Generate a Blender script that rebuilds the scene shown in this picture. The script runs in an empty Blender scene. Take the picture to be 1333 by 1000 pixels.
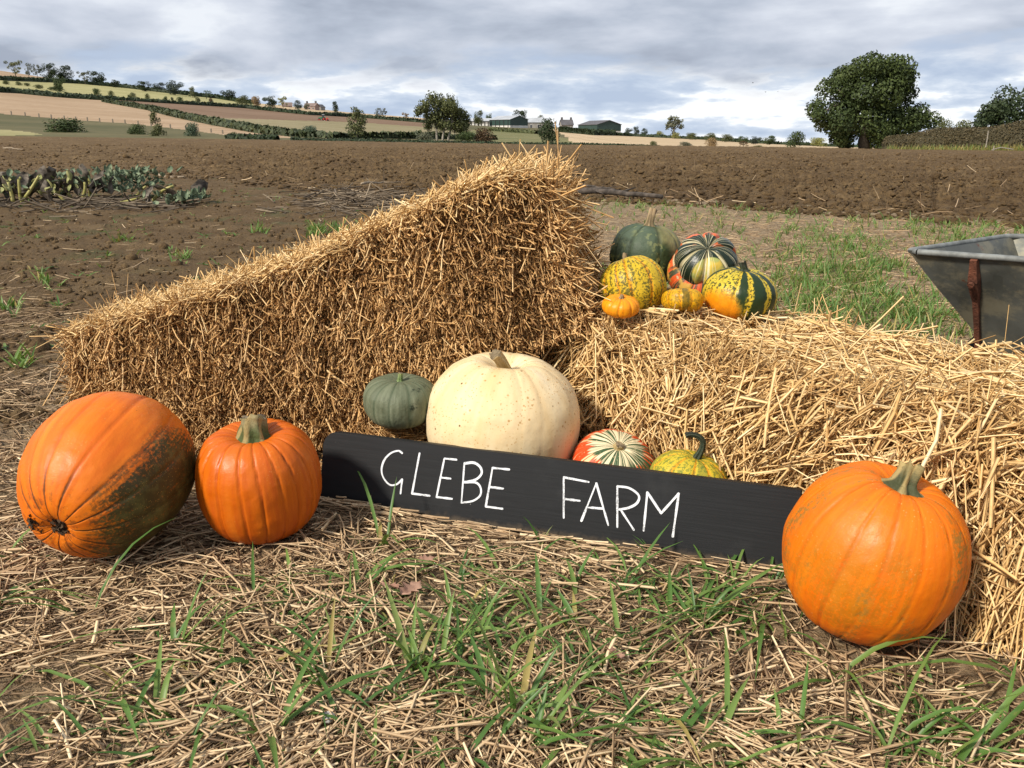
import bpy, math
import numpy as np
from mathutils import Vector, Matrix, Quaternion

rng = np.random.default_rng(7)
SC = bpy.context.scene
COL = SC.collection

# ------------------------------------------------------------------ camera
CAM_H = 0.80
PITCH = math.radians(16.5)
F = 1079.0                       # focal length in photo pixels (1333 wide)
cam_d = bpy.data.cameras.new("camera")
cam_d.sensor_width = 36.0
cam_d.lens = 36.0 * F / 1333.0
cam_d.clip_start = 0.05
cam_d.clip_end = 6000
cam = bpy.data.objects.new("camera", cam_d)
cam.location = (0, 0, CAM_H)
cam.rotation_euler = (math.pi / 2 - PITCH, 0, 0)
COL.objects.link(cam)
SC.camera = cam

# ------------------------------------------------------------------ light
SUN_EL = math.radians(40)
SUN_DIR = Vector((-0.76, -0.65, 0)).normalized()          # horizontal direction towards the sun
sun_vec = Vector((SUN_DIR.x * math.cos(SUN_EL), SUN_DIR.y * math.cos(SUN_EL), math.sin(SUN_EL)))
sd = bpy.data.lights.new("sun", 'SUN')
sd.energy = 4.6
sd.angle = math.radians(7.0)
sd.color = (1.0, 0.92, 0.80)
so = bpy.data.objects.new("sun", sd)
so.rotation_euler = (-sun_vec).to_track_quat('-Z', 'Y').to_euler()
COL.objects.link(so)

SC.view_settings.view_transform = 'Standard'
SC.view_settings.look = 'None'
SC.view_settings.exposure = 0.15
SC.view_settings.gamma = 1.0


# ------------------------------------------------------------------ node helper
class NT:
    def __init__(s, tree):
        s.t = tree; s.n = tree.nodes; s.l = tree.links

    def put(s, sock, v):
        if v is None: return
        if isinstance(v, bpy.types.NodeSocket): s.l.new(v, sock)
        else:
            try: sock.default_value = v
            except Exception:
                sock.default_value = tuple(v) + (1.0,) if len(v) == 3 else v

    def node(s, typ, ins=None, **props):
        n = s.n.new(typ)
        for k, v in props.items(): setattr(n, k, v)
        for k, v in (ins or {}).items(): s.put(n.inputs[k], v)
        return n

    def math(s, op, a, b=None, c=None, clamp=False):
        n = s.node('ShaderNodeMath', operation=op, use_clamp=clamp)
        s.put(n.inputs[0], a)
        if b is not None: s.put(n.inputs[1], b)
        if c is not None: s.put(n.inputs[2], c)
        return n.outputs[0]

    def vmath(s, op, a, b=None, out=0):
        n = s.node('ShaderNodeVectorMath', operation=op)
        s.put(n.inputs[0], a)
        if b is not None: s.put(n.inputs[1], b)
        return n.outputs[out]

    def mapr(s, v, a, b, c=0.0, d=1.0, smooth=True):
        n = s.node('ShaderNodeMapRange', interpolation_type='SMOOTHSTEP' if smooth else 'LINEAR')
        for i, x in enumerate((v, a, b, c, d)): s.put(n.inputs[i], x)
        return n.outputs[0]

    def mix(s, f, a, b, mode='MIX'):
        n = s.node('ShaderNodeMix', data_type='RGBA', blend_type=mode)
        s.put(n.inputs[0], f)
        s.put(n.inputs[6], rgba(a)); s.put(n.inputs[7], rgba(b))
        return n.outputs[2]

    def noise(s, vec, scale, detail=4, rough=0.55, dist=0.0, out='Fac'):
        n = s.node('ShaderNodeTexNoise', {'Scale': scale, 'Detail': detail, 'Roughness': rough, 'Distortion': dist})
        if vec is not None: s.l.new(vec, n.inputs['Vector'])
        return n.outputs[out]

    def voronoi(s, vec, scale, out='Distance', feature='F1', rnd=1.0):
        n = s.node('ShaderNodeTexVoronoi', {'Scale': scale, 'Randomness': rnd}, feature=feature)
        if vec is not None: s.l.new(vec, n.inputs['Vector'])
        return n.outputs[out]

    def ramp(s, f, stops, interp='LINEAR'):
        n = s.node('ShaderNodeValToRGB')
        n.color_ramp.interpolation = interp
        e = n.color_ramp.elements
        while len(e) < len(stops): e.new(0.5)
        for i, (p, c) in enumerate(stops):
            e[i].position = p; e[i].color = rgba(c)
        s.put(n.inputs[0], f)
        return n.outputs[0]

    def attr(s, name, out='Fac'):
        n = s.node('ShaderNodeAttribute', attribute_name=name)
        return n.outputs[out]

    def obj(s):
        return s.node('ShaderNodeTexCoord').outputs['Object']

    def pos(s):
        return s.node('ShaderNodeNewGeometry').outputs['Position']

    def scale(s, v, sc):
        return s.vmath('MULTIPLY', v, sc)

    def bump(s, h, strength=0.3, dist=0.01):
        n = s.node('ShaderNodeBump', {'Strength': strength, 'Distance': dist})
        s.l.new(h, n.inputs['Height'])
        return n.outputs[0]


def rgba(c):
    if isinstance(c, (tuple, list)) and len(c) == 3: return tuple(c) + (1.0,)
    return c


def srgb(r, g, b):
    def f(x):
        x /= 255.0
        return x / 12.92 if x <= 0.04045 else ((x + 0.055) / 1.055) ** 2.4
    return (f(r), f(g), f(b))


def material(name, build):
    m = bpy.data.materials.new(name)
    m.use_nodes = True
    nt = NT(m.node_tree)
    b = m.node_tree.nodes['Principled BSDF']
    build(nt, b)
    return m


# ------------------------------------------------------------------ world: Nishita sky and cloud deck
world = bpy.data.worlds.new("World")
SC.world = world
world.use_nodes = True
w = NT(world.node_tree)
bg = world.node_tree.nodes['Background']
sky = w.node('ShaderNodeTexSky', sky_type='NISHITA', sun_disc=False)
sky.sun_elevation = SUN_EL
sky.sun_rotation = math.atan2(SUN_DIR.x, SUN_DIR.y)
sky.air_density = 1.0; sky.dust_density = 1.5; sky.ozone_density = 1.2
STR = 0.10
gen = w.node('ShaderNodeTexCoord').outputs['Generated']
sep = w.node('ShaderNodeSeparateXYZ'); w.l.new(gen, sep.inputs[0])
X, Y_, Z = sep.outputs
elev = w.math('MAXIMUM', Z, 0.0)
# layered cloud: lumpy masses, lighter on their upper edges, wider and flatter towards the horizon
K = 1.0 / STR
def lump(scale, off, det, rough):
    a = w.noise(w.vmath('ADD', w.scale(gen, scale), off), 1.0, det, rough, 0.1)
    b = w.noise(w.vmath('ADD', w.scale(gen, scale), (off[0] - 0.10, off[1], off[2] + 0.22)), 1.0, det, rough, 0.1)
    return a, w.math('SUBTRACT', a, b)
n1, d1 = lump((3.8, 3.8, 12.5), (3.1, 1.7, 0.6), 7, 0.52)
n3, d3 = lump((7.0, 7.0, 27.0), (7.7, 2.2, 5.0), 8, 0.54)
big = n1
bank = w.ramp(w.math('ADD', w.mapr(n1, 0.34, 0.68, 0, 1, False), w.math('MULTIPLY', d1, 1.0)), [(0.0, srgb(160, 169, 185)), (0.30, srgb(179, 188, 203)), (0.55, srgb(196, 203, 216)), (0.80, srgb(211, 217, 228)), (1.0, srgb(228, 233, 240))])
low = w.ramp(w.math('ADD', w.mapr(n3, 0.34, 0.68, 0, 1, False), w.math('MULTIPLY', d3, 1.5)), [(0.0, srgb(178, 193, 215)), (0.30, srgb(194, 207, 225)), (0.50, srgb(216, 225, 237)), (0.62, srgb(244, 248, 252)), (1.0, srgb(255, 255, 255))])
edge = w.math('ADD', elev, w.math('MULTIPLY', w.math('SUBTRACT', n3, 0.5), 0.14))
lowmask = w.mapr(edge, 0.050, 0.092, 1.0, 0.0)
clouds = w.mix(lowmask, bank, low)
# gaps of clear sky high up, away from the bank
clear = w.mapr(big, 0.60, 0.74, 0.0, 0.5)
cs = w.node('ShaderNodeVectorMath', operation='SCALE'); w.l.new(clouds, cs.inputs[0]); cs.inputs[3].default_value = K * 1.0
mixc = w.mix(w.math('MULTIPLY', clear, w.mapr(elev, 0.15, 0.35)), cs.outputs[0], sky.outputs[0])
# below the horizon: plain Nishita
fin = w.mix(w.mapr(Z, -0.02, 0.0), sky.outputs[0], mixc)
w.l.new(fin, bg.inputs[0])
bg.inputs[1].default_value = STR
CLOUD_NODE = cs


# ------------------------------------------------------------------ pixel/world helpers (photo pixels, 1333 x 1000)
cp, sp = math.cos(PITCH), math.sin(PITCH)

def ray(u, v):
    a = (np.asarray(u, float) - 666.5) / F
    b = (500.0 - np.asarray(v, float)) / F
    a, b = np.broadcast_arrays(a, b)
    return np.stack([a, cp + b * sp, -sp + b * cp], -1)

def at(u, v, Y):
    r = ray(u, v)
    return np.array([0, 0, CAM_H]) + r * (np.asarray(Y, float) / r[..., 1])[..., None]

def ground_at(u, v, z=0.0):
    r = ray(u, v)
    t = (z - CAM_H) / r[..., 2]
    return np.array([0, 0, CAM_H]) + r * t[..., None]

def ucol(x, y, z=0.0):
    d = y * cp + (CAM_H - z) * sp
    return 666.5 + F * x / np.maximum(d, 0.05)

def Yv(v):                       # ground distance of photo row v on flat ground
    a = PITCH + np.arctan((np.asarray(v, float) - 500) / F)
    return CAM_H / np.tan(a)


_b0, _b1 = ground_at(415, 655), ground_at(1034, 747.5)
_be = (_b1 - _b0) / np.linalg.norm(_b1 - _b0); _bn = np.array([_be[1], -_be[0], 0.0])
def hits_sign(P, D, L):
    """stalks that would run into the sign board"""
    Q_ = P + D / (np.linalg.norm(D, axis=1)[:, None] + 1e-9) * (L * 1.1)[:, None]
    r = np.zeros(len(P), bool)
    for X_ in (P, Q_, (P + Q_) / 2):
        d_ = X_ - _b0; al = d_ @ _be; n_ = d_ @ _bn + d_[:, 2] * 0.19
        r |= (al > -0.03) & (al < 1.06) & (n_ > -0.040) & (d_[:, 2] < 0.19)
    return r


# ------------------------------------------------------------------ numpy noise
def _h(ix, iy, iz, seed):
    n = (ix.astype(np.int64) * 374761393 + iy.astype(np.int64) * 668265263 + iz.astype(np.int64) * 2147483647 + seed * 974634777) & 0xFFFFFFFF
    n = ((n ^ (n >> 13)) * 1274126177) & 0xFFFFFFFF
    n = ((n ^ (n >> 16)) * 2246822519) & 0xFFFFFFFF
    return ((n ^ (n >> 15)) & 0xFFFFFF) / float(0xFFFFFF)

def vnoise(p, seed=0):
    p = np.asarray(p, float)
    if p.shape[-1] == 2: p = np.concatenate([p, np.zeros(p.shape[:-1] + (1,))], -1)
    i = np.floor(p).astype(np.int64); f = p - i; f = f * f * (3 - 2 * f)
    out = 0
    for dx in (0, 1):
        wx = f[..., 0] if dx else 1 - f[..., 0]
        for dy in (0, 1):
            wy = f[..., 1] if dy else 1 - f[..., 1]
            for dz in (0, 1):
                wz = f[..., 2] if dz else 1 - f[..., 2]
                out = out + wx * wy * wz * _h(i[..., 0] + dx, i[..., 1] + dy, i[..., 2] + dz, seed)
    return out

def fbm(p, octv=4, seed=0, gain=0.5):
    p = np.asarray(p, float); a, s, t = 1.0, 0.0, 0.0
    for k in range(octv):
        s = s + a * vnoise(p * 2 ** k, seed + k * 17); t += a; a *= gain
    return s / t

def smooth(x, a, b):
    t = np.clip((x - a) / (b - a), 0, 1); return t * t * (3 - 2 * t)


# ------------------------------------------------------------------ mesh helpers
def make_mesh(name, V, faces, mats=(), matidx=None, attrs=None, shade=True):
    """faces: list of (n,k) int arrays"""
    V = np.asarray(V, np.float32)
    me = bpy.data.meshes.new(name)
    me.vertices.add(len(V)); me.vertices.foreach_set('co', V.ravel())
    faces = [np.asarray(f, np.int32) for f in faces if len(f)]
    loops = np.concatenate([f.ravel() for f in faces])
    sizes = np.concatenate([np.full(len(f), f.shape[1], np.int32) for f in faces])
    starts = np.concatenate([[0], np.cumsum(sizes)[:-1]]).astype(np.int32)
    me.loops.add(len(loops)); me.loops.foreach_set('vertex_index', loops)
    me.polygons.add(len(sizes)); me.polygons.foreach_set('loop_start', starts); me.polygons.foreach_set('loop_total', sizes)
    if matidx is not None: me.polygons.foreach_set('material_index', np.asarray(matidx, np.int32))
    me.polygons.foreach_set('use_smooth', np.full(len(sizes), bool(shade)))
    for m in mats: me.materials.append(m)
    for k, a in (attrs or {}).items():
        at_ = me.attributes.new(k, 'FLOAT', 'POINT'); at_.data.foreach_set('value', np.asarray(a, np.float32).ravel())
    me.update(calc_edges=True)
    return me

def link(name, me, parent=None, loc=None, rot=None):
    o = bpy.data.objects.new(name, me)
    COL.objects.link(o)
    if parent is not None: o.parent = parent
    if loc is not None: o.location = loc
    if rot is not None: o.rotation_euler = rot
    return o

def thing(name, label, cat, loc=(0, 0, 0), rot=(0, 0, 0), group=None):
    o = bpy.data.objects.new(name, None)
    o.empty_display_size = 0.05
    COL.objects.link(o); o.location = loc; o.rotation_euler = rot
    return tag(o, label, cat, group)

def tag(o, label, cat, group=None):
    o['label'] = label; o['category'] = cat
    if group: o['group'] = group
    return o

def kind(o, k, label=None, cat=None):
    o['kind'] = k
    if label: o['label'] = label
    if cat: o['category'] = cat
    return o

class MB:
    """collects simple shapes into one mesh"""
    def __init__(s): s.V = []; s.F = {}; s.n = 0
    def add(s, V, faces):
        V = np.asarray(V, float)
        for f in faces:
            f = np.asarray(f, int)
            if f.ndim == 1: f = f[None]
            s.F.setdefault(f.shape[1], []).append(f + s.n)
        s.V.append(V); s.n += len(V); return s
    def hexa(s, c):           # 8 corners: bottom 4 ccw, top 4 ccw
        return s.add(c, [np.array([[0, 3, 2, 1], [4, 5, 6, 7], [0, 1, 5, 4], [1, 2, 6, 5], [2, 3, 7, 6], [3, 0, 4, 7]])])
    def box(s, x0, x1, y0, y1, z0, z1):
        return s.hexa([(x0, y0, z0), (x1, y0, z0), (x1, y1, z0), (x0, y1, z0), (x0, y0, z1), (x1, y0, z1), (x1, y1, z1), (x0, y1, z1)])
    def tube(s, pts, r, k=8, cap=True, flat=1.0):
        pts = np.asarray(pts, float); n = len(pts)
        r = np.broadcast_to(np.asarray(r, float), (n,))
        T = np.gradient(pts, axis=0); T /= np.linalg.norm(T, axis=1)[:, None] + 1e-9
        ref = np.array([0, 0, 1.0]) if abs(T[0][2]) < 0.9 else np.array([1.0, 0, 0])
        A = np.cross(T[0], ref); A /= np.linalg.norm(A)
        rings = []
        ang = np.arange(k) / k * 2 * np.pi
        for i in range(n):
            A = A - T[i] * (A @ T[i]); A /= np.linalg.norm(A); B = np.cross(T[i], A)
            rings.append(pts[i] + r[i] * (np.cos(ang)[:, None] * A + flat * np.sin(ang)[:, None] * B))
        V = np.concatenate(rings)
        q = [[i * k + j, i * k + (j + 1) % k, (i + 1) * k + (j + 1) % k, (i + 1) * k + j] for i in range(n - 1) for j in range(k)]
        fs = [np.array(q)]
        if cap: fs += [np.arange(k)[::-1][None], (np.arange(k) + (n - 1) * k)[None]]
        return s.add(V, fs)
    def mesh(s, name, mats, shade=False, attrs=None):
        V = np.concatenate(s.V)
        return make_mesh(name, V, [np.concatenate(f) for f in s.F.values()], mats if isinstance(mats, (list, tuple)) else [mats], attrs=attrs, shade=shade)
    def build(s, name, mat, parent=None, shade=False, loc=None):
        return link(name, s.mesh(name, mat, shade), parent, loc)

def strands(P, D, L, W, B=None, S=2, K=3, flat=0.55, rnd=None, taper=0.0, kink=0.0):
    """N stalks as little tubes; returns V, quads, rnd per vertex"""
    N = len(P)
    D = D / (np.linalg.norm(D, axis=1)[:, None] + 1e-9)
    R = rng.normal(size=(N, 3)); A = np.cross(D, R); A /= np.linalg.norm(A, axis=1)[:, None] + 1e-9
    C = np.cross(D, A)
    if B is None: B = np.zeros((N, 3))
    t = np.linspace(0, 1, S + 1)
    cen = P[:, None, :] + D[:, None, :] * (L[:, None] * t)[:, :, None] + B[:, None, :] * (L[:, None] * t ** 2)[:, :, None]
    if kink:
        kv = rng.normal(size=(N, 3)) * (kink * (rng.random(N) < 0.35))[:, None]
        kt = rng.uniform(0.3, 0.8, N)
        cen = cen + kv[:, None, :] * (L[:, None] * np.maximum(0, t[None] - kt[:, None]))[:, :, None]
    ang = np.arange(K) / K * 2 * np.pi
    wid = W[:, None] * (1 - taper * t[None, :])
    off = (np.cos(ang)[None, :, None] * A[:, None, :] + flat * np.sin(ang)[None, :, None] * C[:, None, :])
    V = cen[:, :, None, :] + off[:, None, :, :] * (wid * 0.5)[:, :, None, None]
    V = V.reshape(-1, 3)
    base = (np.arange(N) * (S + 1) * K)[:, None, None]
    i = np.arange(S)[None, :, None]; j = np.arange(K)[None, None, :]
    q = np.stack([base + i * K + j, base + i * K + (j + 1) % K, base + (i + 1) * K + (j + 1) % K, base + (i + 1) * K + j], -1).reshape(-1, 4)
    if rnd is None: rnd = rng.random(N)
    return V, q, np.repeat(rnd, (S + 1) * K)

def blades(P, D, L, W, droop, S=4, rnd=None):
    """grass blades: tapering creased ribbons that bend over; D initial direction"""
    N = len(P)
    D = D / np.linalg.norm(D, axis=1)[:, None]
    side = np.cross(D, np.array([0, 0, 1.0])[None] + rng.normal(size=(N, 3)) * 0.15); side /= np.linalg.norm(side, axis=1)[:, None] + 1e-9
    t = np.linspace(0, 1, S + 1)
    hz = D * np.array([1, 1, 0]); hz /= np.linalg.norm(hz, axis=1)[:, None] + 1e-9
    fall = hz * 0.6 + np.array([0, 0, -1.0])
    cen = P[:, None, :] + D[:, None, :] * (L[:, None] * t)[:, :, None] + fall[:, None, :] * ((L * droop)[:, None] * t ** 2.2)[:, :, None]
    prof = np.minimum(1.0, 0.45 + t * 2.2) * np.clip(1 - t ** 3, 0.02, 1)
    wv = (W[:, None] * prof)[:, :, None] * 0.5 * side[:, None, :]
    nrm = np.cross(side, D)
    mid = cen - nrm[:, None, :] * (W[:, None] * prof * 0.22)[:, :, None]
    V = np.stack([cen - wv, mid, cen + wv], 2).reshape(-1, 3)
    base = (np.arange(N) * (S + 1) * 3)[:, None, None]
    i = np.arange(S)[None, :, None]; j = np.arange(2)[None, None, :]
    q = np.stack([base + i * 3 + j, base + i * 3 + j + 1, base + (i + 1) * 3 + j + 1, base + (i + 1) * 3 + j], -1).reshape(-1, 4)
    if rnd is None: rnd = rng.random(N)
    tt = np.tile(np.repeat(t, 3), N)
    return V, q, np.repeat(rnd, (S + 1) * 3), tt


# ------------------------------------------------------------------ materials
def straw_mat(name, dark, mid, pale, rough=0.5):
    def b(nt, p):
        r = nt.attr('rnd')
        c = nt.ramp(r, [(0.0, dark), (0.30, tuple(0.5 * (a + d) for a, d in zip(dark, mid))), (0.58, mid), (0.88, tuple(0.5 * (a + d) for a, d in zip(pale, mid))), (1.0, pale)])
        n = nt.noise(nt.pos(), 70, 2)
        c = nt.mix(nt.mapr(n, 0.35, 0.7, 0.0, 0.35), c, nt.mix(1.0, c, (0.55, 0.42, 0.30), 'MULTIPLY'))
        nt.put(p.inputs['Base Color'], c)
        p.inputs['Roughness'].default_value = rough
        p.inputs['Specular IOR Level'].default_value = 0.35
    return material(name, b)

M_straw_bright = straw_mat('straw_bright', (0.30, 0.165, 0.060), (0.78, 0.52, 0.22), (1.0, 0.81, 0.47))
M_straw_ends = straw_mat('straw_cut_ends', (0.24, 0.122, 0.042), (0.70, 0.43, 0.175), (1.0, 0.75, 0.40))
M_straw_litter = straw_mat('straw_litter', (0.12, 0.072, 0.042), (0.50, 0.345, 0.195), (0.96, 0.77, 0.49), 0.55)

def _core(nt, p):
    n = nt.noise(nt.pos(), 60, 4)
    nt.put(p.inputs['Base Color'], nt.ramp(n, [(0.3, (0.13, 0.064, 0.020)), (0.7, (0.36, 0.20, 0.070))]))  # dark brown stands in for shade in the holes between stalks
    p.inputs['Roughness'].default_value = 0.9
    nt.put(p.inputs['Normal'], nt.bump(nt.noise(nt.pos(), 180, 3), 1.0, 0.01))
M_core = material('packed_straw', _core)

def _soil(nt, p):
    P = nt.pos()
    a = nt.noise(P, 2.2, 5); b_ = nt.noise(P, 60, 4); c = nt.noise(P, 0.35, 3)
    col = nt.ramp(a, [(0.3, (0.104, 0.066, 0.031)), (0.55, (0.148, 0.098, 0.048)), (0.75, (0.200, 0.138, 0.071))])
    col = nt.mix(nt.mapr(b_, 0.4, 0.75, 0, 0.75), col, (0.060, 0.037, 0.022))
    # pale chopped straw and chaff trodden into the ground where the stubble was
    sep = nt.node('ShaderNodeSeparateXYZ'); nt.l.new(P, sep.inputs[0])
    chaff_n = nt.noise(nt.scale(P, (26, 90, 1)), 1.0, 3, 0.7)
    chaff_m = nt.attr('chaff')
    col = nt.mix(nt.math('MULTIPLY', nt.mapr(chaff_n, 0.36, 0.56), chaff_m), col, nt.mix(nt.noise(P, 30, 2), (0.23, 0.165, 0.10), (0.44, 0.335, 0.215)))
    green = nt.math('MULTIPLY', nt.mapr(nt.noise(P, 1.4, 4), 0.55, 0.72), nt.attr('moss'))
    col = nt.mix(green, col, (0.075, 0.085, 0.036))
    nt.put(p.inputs['Base Color'], col)
    p.inputs['Roughness'].default_value = 0.95
    p.inputs['Specular IOR Level'].default_value = 0.15
    h = nt.math('ADD', nt.noise(P, 45, 5, 0.65), nt.math('MULTIPLY', nt.noise(P, 190, 3), 0.5))
    nt.put(p.inputs['Normal'], nt.bump(h, 0.9, 0.02))
M_soil = material('soil', _soil)

def _plough(nt, p):
    P = nt.pos()
    a = nt.noise(P, 0.55, 5); b_ = nt.noise(P, 9, 5, 0.6)
    col = nt.ramp(a, [(0.3, (0.115, 0.072, 0.033)), (0.52, (0.170, 0.110, 0.051)), (0.72, (0.240, 0.162, 0.079))])
    col = nt.mix(nt.mapr(b_, 0.42, 0.66, 0, 0.7), col, (0.078, 0.048, 0.024))
    nt.put(p.inputs['Base Color'], col)
    p.inputs['Roughness'].default_value = 0.92
    p.inputs['Specular IOR Level'].default_value = 0.2
    nt.put(p.inputs['Normal'], nt.bump(nt.math('ADD', nt.noise(P, 30, 6, 0.7), nt.math('MULTIPLY', nt.noise(P, 9, 3), 1.2)), 1.0, 0.06))
M_plough = material('ploughed_soil', _plough)

def field_mat(name, c1, c2, c3=None, row=0.0):
    def b(nt, p):
        P = nt.pos()
        n = nt.noise(nt.scale(P, (0.02, 0.05, 0.05)), 1.0, 6, 0.6)
        col = nt.ramp(n, [(0.32, c1), (0.68, c2)])
        if c3: col = nt.mix(nt.mapr(nt.noise(P, 0.35, 5, 0.7), 0.5, 0.72, 0, 0.8), col, c3)
        if row:
            wv = nt.node('ShaderNodeTexWave', {'Scale': row, 'Distortion': 1.5, 'Detail': 2.0}, wave_type='BANDS', bands_direction='X')
            nt.l.new(P, wv.inputs['Vector'])
            col = nt.mix(nt.mapr(wv.outputs['Fac'], 0.55, 0.9, 0, 0.25), col, tuple(x * 0.62 for x in c1))
        nt.put(p.inputs['Base Color'], col); p.inputs['Roughness'].default_value = 0.95; p.inputs['Specular IOR Level'].default_value = 0.1
    return material(name, b)

FIELDS = {
    'stubble': field_mat('stubble_field', (0.34, 0.235, 0.145), (0.44, 0.32, 0.21), (0.27, 0.185, 0.11), 0.06),
    'pasture': field_mat('yellow_pasture', (0.30, 0.28, 0.125), (0.41, 0.37, 0.185), (0.22, 0.225, 0.09)),
    'rough': field_mat('rough_grass', (0.085, 0.085, 0.042), (0.165, 0.140, 0.075), (0.062, 0.070, 0.034)),
    'brown': field_mat('brown_field', (0.165, 0.105, 0.066), (0.225, 0.15, 0.10), None, 0.0),
    'olive': field_mat('olive_stubble', (0.215, 0.185, 0.10), (0.29, 0.245, 0.145), (0.17, 0.155, 0.08)),
    'straw': field_mat('pale_stubble', (0.44, 0.33, 0.20), (0.55, 0.42, 0.27), (0.37, 0.27, 0.16), 0.05),
    'yellowgrass': field_mat('yellow_grass', (0.25, 0.225, 0.105), (0.34, 0.30, 0.155), (0.22, 0.22, 0.09)),
    'green': field_mat('green_grass', (0.12, 0.130, 0.055), (0.20, 0.185, 0.085), (0.25, 0.20, 0.115)),
}

def _leaf(nt, p):
    oi = nt.node('ShaderNodeObjectInfo')
    r = nt.attr('rnd')
    c = nt.mix(1.0, oi.outputs['Color'], nt.ramp(r, [(0.0, (0.55, 0.60, 0.55)), (0.5, (1.0, 1.0, 1.0)), (1.0, (1.65, 1.50, 1.15))]), 'MULTIPLY')
    nt.put(p.inputs['Base Color'], c)
    p.inputs['Roughness'].default_value = 0.6; p.inputs['Specular IOR Level'].default_value = 0.25
M_leaf = material('leaves', _leaf)

def plain(name, c, rough=0.7, metal=0.0, var=0.25, scale=8.0, bump=0.0):
    def b(nt, p):
        n = nt.noise(nt.obj(), scale, 4)
        nt.put(p.inputs['Base Color'], nt.mix(nt.mapr(n, 0.3, 0.7), tuple(x * (1 - var) for x in c), tuple(min(1, x * (1 + var)) for x in c)))
        p.inputs['Roughness'].default_value = rough; p.inputs['Metallic'].default_value = metal
        if bump: nt.put(p.inputs['Normal'], nt.bump(nt.noise(nt.obj(), scale * 6, 4), bump, 0.01))
    return material(name, b)

M_bark = plain('bark', (0.085, 0.070, 0.052), 0.9, var=0.4)
M_bark_pale = plain('pale_bark', (0.30, 0.27, 0.22), 0.9, var=0.3)

def _grass(nt, p):
    r = nt.attr('rnd'); t = nt.attr('along')
    c = nt.ramp(r, [(0.0, (0.042, 0.105, 0.024)), (0.5, (0.095, 0.190, 0.040)), (0.85, (0.175, 0.265, 0.062)), (0.93, (0.20, 0.22, 0.07)), (1.0, (0.38, 0.30, 0.10))])
    c = nt.mix(nt.mapr(t, 0.0, 0.25, 0.55, 0.0), c, (0.22, 0.27, 0.10))
    n = nt.noise(nt.pos(), 40, 2)
    c = nt.mix(nt.mapr(n, 0.62, 0.75, 0, 0.5), c, (0.28, 0.24, 0.08))
    nt.put(p.inputs['Base Color'], c)
    p.inputs['Roughness'].default_value = 0.45; p.inputs['Specular IOR Level'].default_value = 0.4
    # thin leaf blades let some light through
    out = nt.n['Material Output']
    tr = nt.node('ShaderNodeBsdfTranslucent'); nt.put(tr.inputs[0], nt.mix(1.0, c, (1.4, 1.5, 0.8), 'MULTIPLY'))
    mx = nt.node('ShaderNodeMixShader'); mx.inputs[0].default_value = 0.25
    nt.l.new(p.outputs[0], mx.inputs[1]); nt.l.new(tr.outputs[0], mx.inputs[2]); nt.l.new(mx.outputs[0], out.inputs[0])
M_grass = material('grass_blade', _grass)


# ================================================================== TERRAIN
EDGE_U = [-700, 0, 250, 440, 680, 850, 1000, 1150, 1333, 2100]
EDGE_V = [171, 177.5, 181, 184.5, 188.5, 190.5, 192, 195, 196.5, 199]
RIDGE_U = [-700, -300, 0, 60, 100, 160, 240, 330, 400, 450, 540, 620, 700, 760, 820, 917, 1000, 1080, 1150, 1333, 2100]
RIDGE_V = [66, 76, 92, 101, 106, 112.5, 122, 134, 140.5, 146, 153, 160, 164, 168, 174, 179, 184, 188.6, 190.5, 192.5, 190]
BND_U = [-700, 0, 250, 450, 560, 760, 900, 1000, 1150, 1333, 2100]        # near border of the ploughed field
BND_V = [220, 225, 235, 255, 262, 262, 268, 275, 285, 296, 330]
YE, YR = 100.0, 600.0
vedge = lambda u: np.interp(u, EDGE_U, EDGE_V)
vridge = lambda u: np.interp(u, RIDGE_U, RIDGE_V)
yb = lambda u: Yv(np.interp(u, BND_U, BND_V))

def gz(x, y):
    """ground height between the camera and the field edge"""
    x = np.asarray(x, float); y = np.asarray(y, float)
    u = ucol(x, np.maximum(y, 0.5))
    ze = at(u, vedge(u), YE)[..., 2]
    s = np.clip((y - 8) / 92.0, 0, 1)
    return ze * s * (0.35 + 0.65 * s)

def far_Y(u, v):
    t = (v - vedge(u)) / (vridge(u) - vedge(u))
    return YE * (YR / YE) ** np.clip(t, 0, 1)

def far_at(u, v):
    return at(u, v, far_Y(u, v))

# --- near ground
us = np.arange(-560, 1900, 5.0)
ys = np.geomspace(0.5, 24.0, 380)
UU, YY = np.meshgrid(us, ys)
XX = (UU - 666.5) / F * (YY * cp + CAM_H * sp)
lim = yb(UU) + 1.2
YY = np.where(YY > lim, lim, YY); XX = (UU - 666.5) / F * (YY * cp + CAM_H * sp)
ZZ = gz(XX, YY)
q = np.stack([XX, YY], -1)
ZZ = ZZ + (fbm(q * 3.0, 3, 5) - 0.5) * 0.035 + (fbm(q * 14.0, 3, 9) - 0.5) * 0.022 * np.clip(YY / 3, 0.6, 2.0) + (vnoise(q * 40, 3) - 0.5) * 0.008
def chaff_mask(x, y):
    u = ucol(x, y)
    right = smooth(u, 640, 780) * smooth(y, 1.8, 2.6)
    near = (1 - smooth(y, 1.9, 2.7)) * 0.55
    leftband = smooth(x, -1.9, -1.45) * (1 - smooth(x, -1.3, -0.9)) * (1 - smooth(y, 3.2, 4.2)) * 0.6
    return np.clip(np.maximum(np.maximum(right, near * 0.85), leftband), 0, 1)
def moss_mask(x, y):
    u = ucol(x, y)
    return np.clip((1 - smooth(u, 600, 760)) * smooth(y, 4.0, 7.0) * 0.85 + smooth(u, 900, 1050) * smooth(y, 2.2, 3.5) * 0.5, 0, 1)
nu, ny = len(us), len(ys)
V = np.stack([XX, YY, ZZ], -1).reshape(-1, 3)
ii, jj = np.meshgrid(np.arange(ny - 1), np.arange(nu - 1), indexing='ij')
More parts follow.
